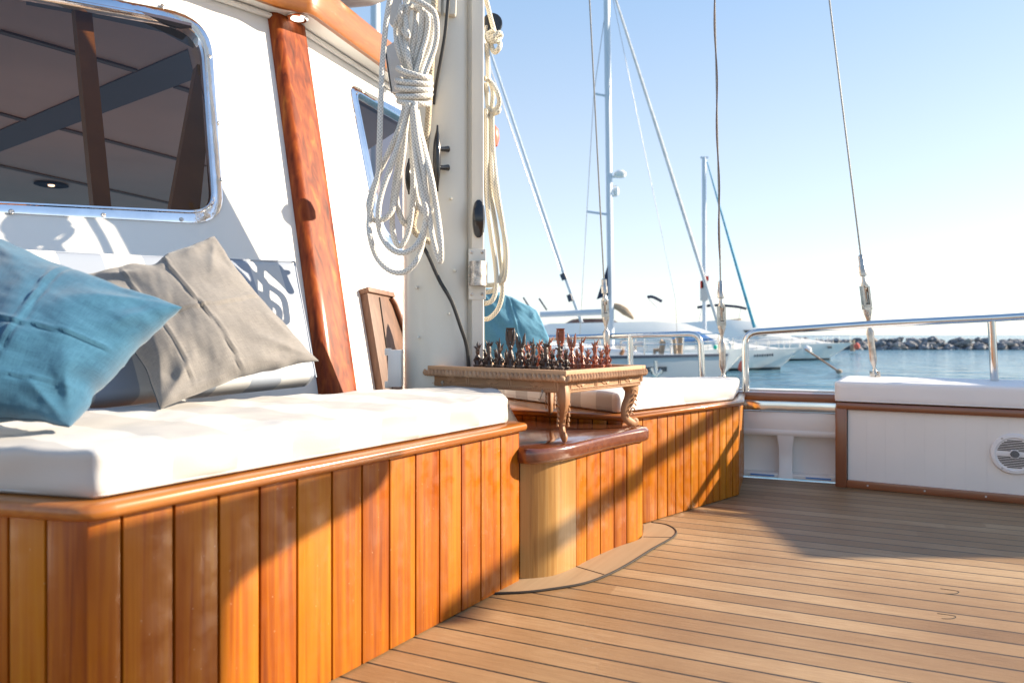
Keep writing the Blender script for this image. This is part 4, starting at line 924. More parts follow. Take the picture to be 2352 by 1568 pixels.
# ================================================================ ROPES
def Z2(x, y, d=2.5): return V(574.2+.4211*x, .4211*y, d-.265)
coil = thing('rope_coil', Z2(880, 700), 'large coil of white braided rope hanging on the front of the mast', 'rope coil')
RR = 0.0088
def strand(P, d0=2.5, r=RR, name='strand', mat='rope', par=coil, conv=Z2, closed=False, jit=0.012, dd=None):
    mb = MB(); L = []
    for i, p in enumerate(P):
        dep = d0+(dd[i] if dd else jit*math.sin(i*1.9+p[0]*.05)); L.append(conv(p[0], p[1], dep))
    mb.tube(L, r, 12, smooth=8, closed=closed); return mb.build(name, mat, par, base=par.location)
ups = [
 [(872, -30), (850, 20), (803, 110), (797, 190), (815, 290), (862, 400), (868, 500)],
 [(862, 30), (825, 120), (822, 200), (845, 300), (872, 400), (876, 500)],
 [(868, 30), (850, 110), (850, 220), (866, 330), (880, 420), (882, 500)],
 [(885, 40), (905, 60), (900, 170), (878, 300), (868, 400), (890, 500)],
 [(895, 40), (940, 60), (935, 180), (905, 300), (888, 400), (898, 500)],
 [(905, 45), (968, 90), (962, 200), (930, 310), (905, 400), (905, 500)],
 [(915, 50), (995, 110), (985, 230), (950, 330), (925, 420), (915, 500)],
 [(880, -10), (940, 20), (1005, 70), (1020, 170), (1005, 270), (965, 380), (940, 450), (925, 520)],
 [(830, 30), (818, 80), (830, 150), (860, 200), (850, 110), (858, 60), (880, 30)],
]
for i, P in enumerate(ups): strand(P, 2.53-0.012*(i % 3)-(.02 if i == 7 else 0))
for i, (y, a, tl) in enumerate(((400, 88, 26), (447, 92, 8), (482, 92, 6), (520, 90, -4), (558, 84, 6))):
    P = []; dd = []
    for j in range(14):
        an = 2*math.pi*j/14; P.append((895+a*math.cos(an), y+tl*math.cos(an)+8*math.sin(an))); dd.append(-0.048*math.sin(an))
    strand(P, 2.52, closed=True, name='lashing', dd=dd)
lows = [
 [(846, 560), (832, 640), (790, 760), (715, 920), (660, 1060), (648, 1130), (668, 1195), (720, 1200), (775, 1150), (800, 1050), (835, 850), (858, 600)],
 [(865, 560), (842, 680), (785, 860), (722, 1040), (700, 1160), (710, 1270), (760, 1350), (830, 1380), (900, 1345), (945, 1260), (962, 1160), (935, 1040), (905, 860), (885, 600)],
 [(872, 570), (878, 740), (890, 940), (885, 1120), (865, 1260), (825, 1340), (790, 1310), (775, 1200), (785, 1050), (812, 860), (856, 600)],
 [(898, 560), (912, 680), (950, 830), (985, 960), (1020, 1150), (1040, 1310), (1040, 1425), (1010, 1350), (985, 1230), (965, 1090), (948, 940), (915, 760), (892, 580)],
 [(765, -10), (742, 130), (722, 350), (712, 600), (706, 800), (700, 950), (672, 1060), (650, 1200), (655, 1290), (690, 1400), (755, 1470), (830, 1487), (895, 1440), (935, 1350), (955, 1220), (970, 1120), (935, 1010), (905, 840), (886, 600)],
 [(905, 570), (925, 700), (962, 850), (1000, 1020), (1005, 1110), (970, 1165), (935, 1150), (905, 1060), (888, 900), (880, 700), (878, 580)],
 [(858, 580), (835, 780), (800, 960), (800, 1100), (825, 1190), (850, 1220), (885, 1150), (900, 1000), (905, 800), (900, 600)],
]
for i, P in enumerate(lows): strand(P, [2.50, 2.46, 2.52, 2.45, 2.47, 2.53, 2.54][i])
mb = MB(); mb.tube([Z2(1008, -30, 2.63), Z2(998, 200, 2.63), Z2(985, 420, 2.62), Z2(972, 640, 2.62), Z2(955, 850, 2.61), Z2(920, 1080, 2.60), Z2(890, 1230, 2.60), Z2(925, 1290, 2.60), Z2(985, 1320, 2.61)], 0.0105, 12, smooth=8)
tag(mb.build('halyard', 'fleck', base=Z2(985, 420, 2.62)), 'flecked tan rope running down behind the white rope coil', 'rope')
coil2 = thing('rope_coil', VM(1130, 400, 2.74), 'cream rope coil hanging on the right side of the mast behind the sail track', 'rope coil')
VI = lambda u, v, d: VM(u, v, d)
def ZR(x, y, d): return VM(1091+.3662*x, .3662*y, d)
rs = [
 [(1112, 180), (1128, 190), (1143, 215), (1146, 240), (1130, 258), (1114, 252)],
 [(1126, 250), (1127, 330), (1133, 420), (1150, 500), (1163, 570), (1162, 630), (1148, 650), (1120, 655), (1105, 650)],
 [(1121, 250), (1122, 340), (1126, 430), (1140, 530), (1150, 600), (1155, 660), (1146, 705), (1125, 730), (1106, 733)],
 [(1116, 250), (1117, 350), (1118, 450), (1128, 540), (1138, 610), (1140, 660), (1130, 690), (1108, 698)],
 [(1130, 250), (1133, 350), (1144, 450), (1158, 540), (1160, 600), (1140, 660), (1110, 672)],
 [(1122, 180), (1130, 200), (1132, 225), (1128, 255)], [(1116, 190), (1119, 225), (1121, 255)],
 [(1112, 255), (1125, 262), (1143, 258), (1146, 250)],
 [(1112, -20), (1124, 30), (1136, 75)], [(1118, 100), (1120, 140), (1121, 185)],
]
for i, P in enumerate(rs): strand(P, 2.76+0.014*(i % 3), par=coil2, conv=VI, mat='rope2', r=0.0083)
kn = [(1136, 70), (1120, 80), (1122, 92), (1138, 95), (1150, 84), (1146, 76), (1132, 88), (1128, 104), (1136, 120), (1146, 112), (1148, 100), (1138, 92), (1126, 84)]
strand(kn, 2.76, par=coil2, conv=VI, mat='rope2', r=0.0088, name='knot')
blk = thing('pulley_block', VM(1136, 60, 2.82), 'steel pulley block with a knotted rope at upper right side of the mast', 'block')
mb = MB(); c = VM(1131, 55, 2.84); mb.lathe(c+Vector((0, .012, 0)), (0, -1, 0), [(0.034, 0), (0.036, .004), (.036, .018), (.034, .022)], 24); mb.build('cheek', 'plastic', blk, base=blk.location)
mb = MB(); mb.tube([VM(1118, 60, 2.82), VM(1116, 95, 2.82), VM(1124, 104, 2.82)], .006, 8, smooth=4); mb.build('shackle', 'steel', blk, base=blk.location)
fb = MB(); fb.lathe(VM(1130, 312, 3.1), (0, 0, 1), [(0.001, -.048), (.022, -.04), (.03, -.01), (.026, .025), (.01, .045), (.001, .048)], 16)
tag(fb.build('red_float', 'buoy', base=VM(1130, 312, 3.1)), 'red float half hidden behind the cream rope right of the mast', 'float')

# ================================================================ PILLOWS
def pillow(name, corners, n, th, mat, label, seed, conc=0.09, creases=(), wr=0.012, G=84, seam=True, sag=0.0, dents=()):
    c = [Vector(q) for q in corners]; n = Vector(n).normalized()
    o = thing(name, c[2], label, 'pillow'); mb = MB(); size = (c[1]-c[0]).length
    def P(s, t, side):
        s_, t_ = s, t
        ss = s*(1-conc*(1-t*t))+.022*abs(s)**3*noise.noise(Vector((t*3.1, seed, s)))*(1-t*t)*2; tt = t*(1-conc*(1-s*s))+.022*abs(t)**3*noise.noise(Vector((s*3.1, seed+4, t)))*(1-s*s)*2
        for (ds_, dt_, am, wd) in dents:
            k_ = am*math.exp(-((s-ds_)/.28)**2-((t-dt_)/wd)**2); ss += k_*(-1 if ds_ > 0.5 else 1 if ds_ < -.5 else 0); tt += k_*(-1 if dt_ > .5 else 1 if dt_ < -.5 else 0)
        a, b = (ss+1)/2, (tt+1)/2
        p = (c[0]*(1-a)+c[1]*a)*(1-b)+(c[3]*(1-a)+c[2]*a)*b
        e = max(0, (1-s*s)*(1-t*t)); h = th*(e**0.42)
        env = min(1, e*5)
        q = Vector((s*2.1+seed, t*2.1, seed*1.7+side))
        w_ = noise.noise(q*1.3)*0.9+noise.noise(Vector((q.x*2.2+q.y*1.4, q.y*6-q.x*2, q.z)))*0.13+noise.noise(Vector((q.x*12, q.y*5, q.z)))*0.05
        # tension folds pointing at the corners
        for cs, ct in ((-1, -1), (1, -1), (1, 1), (-1, 1)):
            dx, dy = s-cs, t-ct; rr = math.hypot(dx, dy)
            an = math.atan2(dy, dx); w_ += 0.55*(1-2*abs(math.sin(an*5+seed*3+cs)))*math.exp(-((rr-.45)/.28)**2)*.8
        h += wr*w_*env
        for (kind, pos, amp, wd) in creases:
            x = (s if kind == 's' else t)-pos-0.03*math.sin((t if kind == 's' else s)*4+seed)
            h += amp*math.exp(-(x/wd)**2)*env-amp*.8*math.exp(-((x-wd*1.6)/wd)**2)*env
        # puckered rim
        rim = 0.006*noise.noise(Vector((s*7, t*7, seed)))*(1-env)
        return p+n*(h*side+rim)-UP*sag*(1-abs(t))*0
    ids = {}
    for side in (1, -1):
        for i in range(G+1):
            for j in range(G+1):
                s = -math.cos(math.pi*i/G)*.5+(-1+2*i/G)*.5; t = -math.cos(math.pi*j/G)*.5+(-1+2*j/G)*.5
                edge = i in (0, G) or j in (0, G)
                if edge and side == -1: ids[(side, i, j)] = ids[(1, i, j)]
                else: ids[(side, i, j)] = mb.add([P(s, t, side)])
        for i in range(G):
            for j in range(G):
                q = [ids[(side, i, j)], ids[(side, i+1, j)], ids[(side, i+1, j+1)], ids[(side, i, j+1)]]
                mb.face(q, [(i/G*.45, j/G*.45), ((i+1)/G*.45, j/G*.45), ((i+1)/G*.45, (j+1)/G*.45), (i/G*.45, (j+1)/G*.45)])
    cov = mb.build('cover', mat, o, base=c[2], angle=180)
    if seam:
        mb2 = MB(); pts_ = [P(-1+2*i/40, 1, 1)+n*.001 for i in range(41)]; mb2.tube(pts_, 0.0016, 5); mb2.build('seam', 'seam', o, base=c[2])
    return o
# corner order: c0,c1 along s (t=-1), c2,c3 (t=+1)
NB = (D1*0.25+Fr*1.0+UP*0.45)
g_top, g_right, g_bot, g_left = V(492, 541, 1.92), V(733, 829, 1.88), V(368, 940, 1.55), V(190, 632, 1.72)
pillow('throw_pillow', [g_top, g_right, g_bot, g_left], Vector((.45, -1, .35)), 0.085, 'greyl', 'rumpled grey linen pillow leaning on the backrest behind the blue one', 3.3, creases=(('s', 0.0, .0065, .018), ('t', -.05, .0065, .018), ('t', .55, .004, .014)), wr=0.0105, dents=((-1, .12, .06, .16),))
b_tr, b_bot, b_left, b_top = V(420, 706, 1.36), V(160, 980, 1.22), V(-270, 985, 1.08), V(-60, 520, 1.38)
pillow('throw_pillow', [b_top, b_tr, b_bot, b_left], Vector((.25, -1, .45)), 0.10, 'blue', 'large blue linen pillow at the left edge lying on the striped seat cushion', 8.1, creases=(('s', 0.05, .0065, .018), ('t', 0.0, .0065, .018), ('t', .6, .003, .014)), wr=0.0105, dents=((1, .45, .05, .12), (.5001, 1, .04, .12)))
f_t, f_r, f_b, f_l = V(1112, 655, 3.0), V(1262, 745, 3.02), V(1278, 850, 2.95), V(1120, 800, 2.9)
pillow('throw_pillow', [V(1092, 655, 3.05), V(1232, 712, 3.05), V(1288, 868, 3.0), V(1125, 852, 2.95)], Vector((.3, -1, .3)), 0.05, 'bluef', 'small looking blue pillow on the far bench right of the mast', 5.2, conc=-0.07, creases=(('s', 0.0, .006, .03),), wr=0.010, G=60, seam=False)
# backrests
def slab_cushion(name, c, th, mat, label, n=(46, 26, 4)):
    """flat upholstered pad between four 3D corners (bottom-left, bottom-right, top-right, top-left)"""
    c = [Vector(q) for q in c]; nn_ = (c[1]-c[0]).cross(c[3]-c[0]).normalized()
    if nn_.y > 0: nn_ = -nn_
    mb = MB(); softbox(mb, ((0, 0), (1, 0), (1, 1), (0, 1)), 0, th, 0.02 if False else 0.0001, n=n)
    lx = (c[1]-c[0]).length; ly = (c[3]-c[0]).length; r = 0.018
    for q in mb.v:
        s, t, z = q.x, q.y, q.z
        X, Y, Z = s*lx, t*ly, z; ix = max(r, min(lx-r, X)); iy = max(r, min(ly-r, Y)); iz = max(r, min(th-r, Z))
        d = Vector((X-ix, Y-iy, Z-iz))
        if d.length > 1e-6: d = d.normalized()*r
        X, Y, Z = ix+d.x, iy+d.y, iz+d.z; s, t = X/lx, Y/ly
        p = (c[0]*(1-s)+c[1]*s)*(1-t)+(c[3]*(1-s)+c[2]*s)*t
        p = p+nn_*(Z+0.006*(1-(2*s-1)**4)*(1-(2*t-1)**4)*(Z/th)+0.003*noise.noise(Vector((X*8, Y*8, 1)))*(Z/th))
        q.xyz = p
    o = mb.build(name, mat, base=c[0], angle=80); tag(o, label, 'cushion')
    me = MB(); 
    for pth in ([c[3], c[2]], [c[2], c[1]]):
        a, b = pth; me.tube([a.lerp(b, i/12)+nn_*(th-.004)+((c[0]+c[2])/2-a.lerp(b, i/12)).normalized()*.006 for i in range(13)], .003, 6)
    me.build('piping', mat, o, base=c[0]); return o
bl, br = VZ(60, 962, 0.515), VZ(703, 888, 0.515)
slab_cushion('back_cushion', [V(-150, 985, 1.45), V(703, 892, 2.18), V(655, 627, 2.30), V(-150, 603, 1.62)], 0.07, 'cushback', 'striped backrest pad against the deckhouse wall behind the pillows')
slab_cushion('back_cushion', [V(1100, 880, 3.1), V(1262, 872, 3.1), V(1215, 742, 3.22), V(1088, 660, 3.22)], 0.06, 'pillowb', 'pale striped backrest pad under the small blue pillow right of the mast')

# ================================================================ CHESS TABLE
NC = Vector((0.155, 2.05, 0)); e1 = Vector((-math.sin(R(51.5)), math.cos(R(51.5)), 0)); e2 = Vector((e1.y, -e1.x, 0))
LA, LB = 0.575, 0.480; ZT = 0.586; ZB = 0.519
tab = thing('chess_table', NC+UP*.375, 'small carved pale wooden chess table on curled legs', 'chess table')
def T(a, b, z): return NC+e1*a+e2*b+UP*z
def rect(a0, a1, b0, b1): return [T(a0, b0, 0), T(a1, b0, 0), T(a1, b1, 0), T(a0, b1, 0)]
mb = MB(); mb.cur = .5
for (a0, a1, b0, b1) in ((0.012, LA-.012, .012, .03), (0.012, LA-.012, LB-.03, LB-.012), (.012, .03, .03, LB-.03), (LA-.03, LA-.012, .03, LB-.03)):
    mb.prism(rect(a0, a1, b0, b1), ZB, ZT-.02)
mb.prism(rect(.03, LA-.03, .03, LB-.03), ZB+.004, ZB+.012)
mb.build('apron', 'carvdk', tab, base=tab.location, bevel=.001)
mb = MB(); mb.cur = .7
for (a0, a1, b0, b1) in ((0, LA, 0, .02), (0, LA, LB-.02, LB), (0, .02, .02, LB-.02), (LA-.02, LA, .02, LB-.02)):
    mb.prism(rect(a0, a1, b0, b1), ZT-.0195, ZT)
mb.build('rim', 'carved', tab, base=tab.location, bevel=.0015)
mb = MB(); mb.prism(rect(.02, LA-.02, .02, LB-.02), ZT-.026, ZT-.012); mb.build('board_field', 'board', tab, base=tab.location)
mb = MB()
a0_, b0_ = 0.0525, 0.05; sq = 0.0465; sqb = 0.04
for i in range(8):
    for j in range(8):
        if (i+j) % 2: 
            q = rect(a0_+sq*i, a0_+sq*(i+1), b0_+sqb*j, b0_+sqb*(j+1)); b_ = mb.add([p+UP*(ZT-.0112) for p in q]); mb.face((b_, b_+1, b_+2, b_+3))
mb.build('pale_squares', 'carved', tab, base=tab.location, smooth=False)
# leaf carving: hanging lobes along the rim and a relief on the apron
def leaves(org, d, nrm, L, par):
    mb = MB(); n_ = int(L/0.0165)
    for i in range(n_):
        c = org+d*(L*(i+.5)/n_); mb.cur = random.random()*.6+.2
        for k, (dx, dz, r, tl) in enumerate(((-.003, -.013, .0072, 1.9), (.0040, -.016, .0055, 1.7))):
            rr_ = []
            cc_ = c+d*dx+UP*dz
            ax = (UP*1+d*.55).normalized()
            for q in range(6):
                a = -1+2*q/5; w_ = r*math.sqrt(max(0.02, 1-a*a)); ctr = cc_+ax*a*r*tl+nrm*(.0015)
                rr_.append([ctr+(d*math.cos(t_)*w_+nrm*math.sin(t_)*w_*1.4) for t_ in [math.pi*z_/4 for z_ in range(8)]])
            mb.loft(rr_)
    mb.build('leaf_carving', 'carved', par, base=par.location)
zl = Vector((0, 0, ZT-.010))
leaves(T(0, 0, 0)+zl-e2*.0015, e1, -e2, LA, tab); leaves(T(0, 0, 0)+zl-e1*.0015, e2, -e1, LB, tab)
def relief(org, d, nrm, L):
    """dotted rows, sunburst fans and slanting ribs"""
    mb = MB(); n_ = int(L/.0085)
    for i in range(n_):
        c = org+d*(L*(i+.5)/n_)
        for z_ in (.0085,): mb.lathe(c+UP*z_, nrm, [(.0034, -.001), (.003, .0025), (.0008, .0040)], 6)
    for f in range(3):
        c0_ = org+d*(L*(.18+.32*f))+UP*.014
        for a in range(-4, 5):
            an = R(a*17); dr = (UP*math.cos(an)+d*math.sin(an)).normalized(); mb.tube([c0_+dr*.006, c0_+dr*.026], [.0034, .0018], 6)
    for f in range(4):
        c0_ = org+d*(L*(.03+.32*f))
        for s_ in (0, 1): mb.tube([c0_+UP*.012+d*(.004+s_*.010), c0_+UP*.036+d*(-.012+s_*.010)+d*.02], [.0032, .0032], 6)
    mb.tube([org+UP*.013, org+d*L+UP*.013], .0014, 6); mb.tube([org+UP*.004, org+d*L+UP*.004], .0014, 6)
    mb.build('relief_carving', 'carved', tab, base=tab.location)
relief(T(.014, .0118, ZB), e1, -e2, LA-.03); relief(T(.0118, .014, ZB), e2, -e1, LB-.03)
# small hooks
mb = MB()
c = T(.09, .010, ZB+.004); mb.tube([c, c-e2*.006-UP*.012, c-e2*.004-UP*.026+e1*.008, c-e2*.003-UP*.024+e1*.014], .0014, 6, smooth=5)
mb.lathe(c, -e2, [(.004, -.002), (.004, .003)], 8)
mb.build('hook', 'wire', tab, base=tab.location)
mb = MB(); c = T(.50, .010, ZB+.012); mb.lathe(c, -e2, [(.006, -.002), (.006, .003), (.002, .004)], 8); mb.tube([c, c-UP*.012], .0014, 6)
mb.build('hook', 'wire', tab, base=tab.location)
def cab_leg(base, top, out, name='leg'):
    """S-curved leg, flat like a sawn scroll, curl at the foot"""
    top = Vector(top); Hh = top.z-.375; sdv = perp(out)
    P = [(.000, 0), (.010, .10), (.013, .22), (.004, .38), (-.012, .55), (-.018, .70), (-.010, .84), (.012, .93), (.026, .955), (.034, .92), (.030, .885), (.020, .885)]
    W = [.032, .031, .028, .023, .019, .016, .015, .015, .013, .012, .010, .008]
    pts_ = [top+out*(x*1.0)-UP*(Hh*t_) for x, t_ in P]
    mb = MB(); mb.cur = .5; mb.tube(pts_, W, 10, smooth=5, flat=(tuple(sdv), 0.62))
    dz = min(v.z for v in mb.v)-.3755
    for v in mb.v: v.z -= dz*((top.z-v.z)/Hh) if v.z < top.z else 0
    # carved ridges
    for k in range(7):
        t_ = .08+.10*k; p = top-UP*Hh*t_+out*(0.012*math.sin(t_*5))
        for s_ in (-1, 1):
            mb.cur = .9; mb.tube([p+sdv*s_*.0155+out*.012-UP*.004, p+sdv*s_*.0165+UP*.005, p+sdv*s_*.0155-out*.010-UP*.006], .0024, 6, smooth=3)
    mb.build('leg', 'leg', tab, base=tab.location)
cab_leg(None, T(.034, .034, ZB+.01), -e1*0.7-e2*0.7)
cab_leg(None, T(.040, LB-.045, ZB+.01), (e2*0.95-e1*0.3).normalized())
cab_leg(None, T(LA-.20, LB-.03, ZB+.01), (e2*0.8+e1*0.6).normalized())

# ================================================================ CHESS PIECES
def spike(mb, base, tip, r, n=5): mb.tube([base, base.lerp(tip, .45), tip], [r, r*.75, .0004], n)
def piece_meshes(kind, seed):
    """figure and plinth in local space, z up"""
    rnd = random.Random(seed); s = {'king': 1.0, 'queen': .88, 'bishop': .78, 'knight': .72, 'rook': .68, 'pawn': .52}[kind]
    hgt = 0.136*s; r = 0.0138 if kind != 'pawn' else .0118
    pl = MB()
    for i, (rr, z0, z1) in enumerate(((r, 0, .006), (r*.86, .0062, .010), (r*.98, .0102, .016))):
        pl.prism([(rr*x, rr*y) for x, y in ((-1, -.6), (-.6, -1), (.6, -1), (1, -.6), (1, .6), (.6, 1), (-.6, 1), (-1, .6))], z0, z1)
    fg = MB(); z = .016; bodyh = (hgt-.016)*.42
    fg.lathe((0, 0, z), UP, [(r*.75, 0), (r*.62, bodyh*.25), (r*.42, bodyh*.45), (r*.72, bodyh*.75), (r*.40, bodyh)], 7)
    for a in range(5):      # arms and robe folds
        an = a*2*math.pi/5+rnd.random(); d_ = Vector((math.cos(an), math.sin(an), 0))
        spike(fg, Vector((0, 0, z+bodyh*(.75)))+d_*r*.3, Vector((0, 0, z+bodyh*.35))+d_*r*(1.15+.2*rnd.random()), r*.3)
        spike(fg, Vector((0, 0, z+bodyh*(.1)))+d_*r*.5, Vector((0, 0, z+bodyh*.62))+d_*r*(1.0+.2*rnd.random()), r*.25)
    zh = z+bodyh; top = hgt-zh
    if kind in ('king', 'queen'):
        fg.lathe((0, 0, zh), UP, [(r*.45, 0), (r*.62, top*.12), (r*.40, top*.24), (r*.5, top*.3)], 7)
        for sg in (-1, 1):   # tall paired wings
            fg.tube([Vector((sg*r*.25, 0, zh+top*.15)), Vector((sg*r*.75, 0, zh+top*.5)), Vector((sg*r*.85, 0, zh+top*.8)), Vector((sg*r*(1.0 if kind == 'queen' else .9), 0, zh+top))], [r*.42, r*.40, r*.28, .0008], 6, flat=((0, 1, 0), .7))
            for k in range(5):
                zz = zh+top*(.25+.13*k); spike(fg, Vector((sg*r*.7, 0, zz)), Vector((sg*r*1.1, .002*(k % 2), zz+top*.07)), r*.14, 4)
        if kind == 'king':
            fg.loft([[Vector((x*r*(.35+.25*t_), y*r*(.35+.25*t_), zh+top*(.35+.65*t_))) for x, y in ((-1, -1), (1, -1), (1, 1), (-1, 1))] for t_ in (0, .5, .85)]+[[Vector((x*r*.95, y*r*.75, zh+top*.97)) for x, y in ((-1, -1), (1, -1), (1, 1), (-1, 1))], [Vector((x*r*1.0, y*r*.8, zh+top)) for x, y in ((-1, -1), (1, -1), (1, 1), (-1, 1))]])
        else: spike(fg, Vector((0, 0, zh+top*.2)), Vector((-.002, 0, zh+top*.9)), r*.35)
    else:
        fg.lathe((0, 0, zh), UP, [(r*.35, 0), (r*.55, top*.2), (r*.5, top*.45), (r*.22, top*.6)], 6)
        if kind == 'knight': fg.tube([Vector((0, 0, zh)), Vector((-r*.2, 0, zh+top*.4)), Vector((r*.1, 0, zh+top*.75)), Vector((r*.75, 0, zh+top*.6))], [r*.5, r*.45, r*.42, r*.2], 6)
        for k in range(7 if kind != 'pawn' else 5):
            an = k*2.4+rnd.random(); d_ = Vector((math.cos(an), math.sin(an)*.8, 0)); zz = zh+top*(.15+.5*rnd.random())
            spike(fg, Vector((0, 0, zz))+d_*r*.25, Vector((0, 0, zz+top*(.12+.28*rnd.random())))+d_*r*(.8+.35*rnd.random()), r*.28, 4)
        spike(fg, Vector((0, 0, zh+top*.45)), Vector((r*.1*(rnd.random()-.5), 0, zh+top)), r*.3)
    return pl, fg
protos = {}
order = ['rook', 'knight', 'bishop', 'queen', 'king', 'bishop', 'knight', 'rook']
ordn = ['first', 'second', 'third', 'fourth', 'fifth', 'sixth', 'seventh', 'eighth']
def put_piece(kind, col, pos, rz, label, group):
    key = (kind, col)
    if key not in protos:
        pl, fg = piece_meshes(kind, len(protos)+3)
        root = thing('chess_'+kind, pos, label, 'chess piece', group, rz)
        a = pl.build('plinth', col, root, bevel=.0008, base=(0, 0, 0)); a.location = (0, 0, 0)
        b = fg.build('figure', col, root, smooth=False, base=(0, 0, 0)); b.location = (0, 0, 0)
        protos[key] = root; return root
    src = protos[key]; r_ = src.copy(); COL.objects.link(r_); r_.location = pos; r_.rotation_euler = (0, 0, rz); r_['label'] = label; r_['group'] = group
    for ch in [c for c in src.children]:
        c = ch.copy(); COL.objects.link(c); c.parent = r_
    return r_
ZP = ZT-.011
for col, rowb, rowp, nm in (('darkp', 0.07, 0.11, 'black'), ('redp', 0.35, 0.31, 'reddish')):
    for i in range(8):
        a = a0_+sq*(i+.5)
        kd = order[i]
        side = 'front edge' if nm == 'black' else 'far side'
        put_piece(kd, col, T(a+random.uniform(-.004, .004), rowb+random.uniform(-.003, .003), ZP), R(51.5)*0+random.uniform(-.3, .3), f"{nm} carved chess {kd}, {ordn[i]} piece from the right along the {side} row", f"{nm} carved chess pieces")
    for i in range(8):
        a = a0_+sq*(i+.5)
        put_piece('pawn', col, T(a+random.uniform(-.005, .005), rowp+random.uniform(-.004, .004), ZP), random.uniform(-2, 2), f"short {nm} carved chess pawn, {ordn[i]} from the right in its row of pawns", f"{nm} carved chess pawns")

# ================================================================ ADDED OUTSIDE THE FRAME, only to cast shade into view
shp = [(898, 1030), (898, 1079), (872, 1120), (831, 1155), (759, 1196), (687, 1237), (615, 1284), (564, 1318), (524, 1376), (512, 1700), (-250, 2100), (-250, 1330)]
tp0 = [VPL(u, v, A, N1) for u, v in shp]
cap0 = [Vector((p.x, p.y, min(p.z, 0.425))) for p in tp0]
wn = Vector((1, 0, 0)); wo_ = Vector((1.95, 0, 0))
cst = [p+S*((wo_-p).dot(wn)/S.dot(wn)) for p in cap0]
mb = MB(); mb.loft([cst, [p+Vector((.012, 0, 0)) for p in cst]])  # added panel, its outline is the bench shade carried back towards the sun
tag(mb.build('bench_shade_panel', 'tan', base=cst[0], smooth=False), 'tan shadow windbreak hung beside the near bench, outside the picture on the right', 'caster')
cn = Vector((1, -1.1, 0)).normalized()
sp_ = [VPL(u, v, foot[5], (foot[8]-foot[3]).cross(UP)) for u, v in ((1225, 1275), (1475, 1127))]+[VPL(u, v, E0, d2.cross(UP)) for u, v in ((1476, 1106), (1697, 925))]
sp_ = [p+S*((4.3-p.x)/S.x) for p in sp_]; pa_, pb_ = sp_[0]-(sp_[3]-sp_[0])*.25, sp_[3]+(sp_[3]-sp_[0])*.6  # added pole, placed so its shadow draws the diagonal stripe
mb = MB(); mb.tube([pa_, pb_], 0.035, 10); tag(mb.build('shadow_stripe_pole', 'innerw', base=pa_), 'slanting wooden pole added outside the picture to cast the stripe across the far bench', 'pole')
mb = MB(); mb.abox((4.9, 3.02, SEA-.5), (6.6, 5.6, 1.72)); mb.prism([(4.85, 2.97), (6.7, 2.97), (6.7, 5.7), (4.85, 5.7)], 1.721, 1.80)  # added unseen block, sized to shade the far deck
tag(mb.build('deck_shade_block', 'paint', bevel=.02, base=(5.7, 4.6, SEA)), 'small white hut added outside the picture on the right to shade the far deck', 'blocker')

# ================================================================ BREAKWATER
bd_ = 2.59*F/35
mb = MB(); rings = []
for i in range(41):
    x = -20+170*i/40; rings.append([Vector((x, bd_-1, SEA-.5)), Vector((x, bd_+1.5, SEA+.9+.3*math.sin(i))), Vector((x, bd_+5, SEA+1.2)), Vector((x, bd_+9, SEA-.5))])
mb.loft(rings); tag(mb.build('breakwater_bank', 'rock', base=(0, bd_, SEA), smooth=False), kind='structure')
rockm = []
for q in range(8):
    bm = bmesh.new(); bmesh.ops.create_icosphere(bm, subdivisions=3, radius=1)
    for v in bm.verts:
        p = v.co.copy(); f = 1+.45*noise.noise(p*1.1+Vector((q*7, 0, 0)))+.18*noise.noise(p*2.7+Vector((0, q*5, 0)))
        v.co = p*f; v.co.z *= .8
        for _ in range(1):
            v.co.x = round(v.co.x*2.4)/2.4*.35+v.co.x*.65; v.co.z = round(v.co.z*2.4)/2.4*.35+v.co.z*.65
    me = bpy.data.meshes.new('boulder'); bm.to_mesh(me); bm.free(); me.materials.append(MATS['rock'] if q % 4 else MATS['rock2']); rockm.append(me)
x = 36.0
while x < 118:
    for lay in range(3):
        o = bpy.data.objects.new('boulder', random.choice(rockm)); COL.objects.link(o); s_ = random.choice((.45, .6, .75, .9, 1.05))
        o.location = (x+random.uniform(-.6, .6), bd_+lay*1.0+random.uniform(-.4, .4), SEA+.15+lay*.62+random.uniform(-.15, .2)); o.scale = (s_*1.1, s_, s_*.75)
        o.rotation_euler = (random.uniform(-.5, .5), random.uniform(-.5, .5), random.uniform(0, 6))
        tag(o, 'grey boulder heaped in the low breakwater beyond the water', 'boulder', 'boulders of the breakwater')
    x += random.uniform(0.95, 1.5)
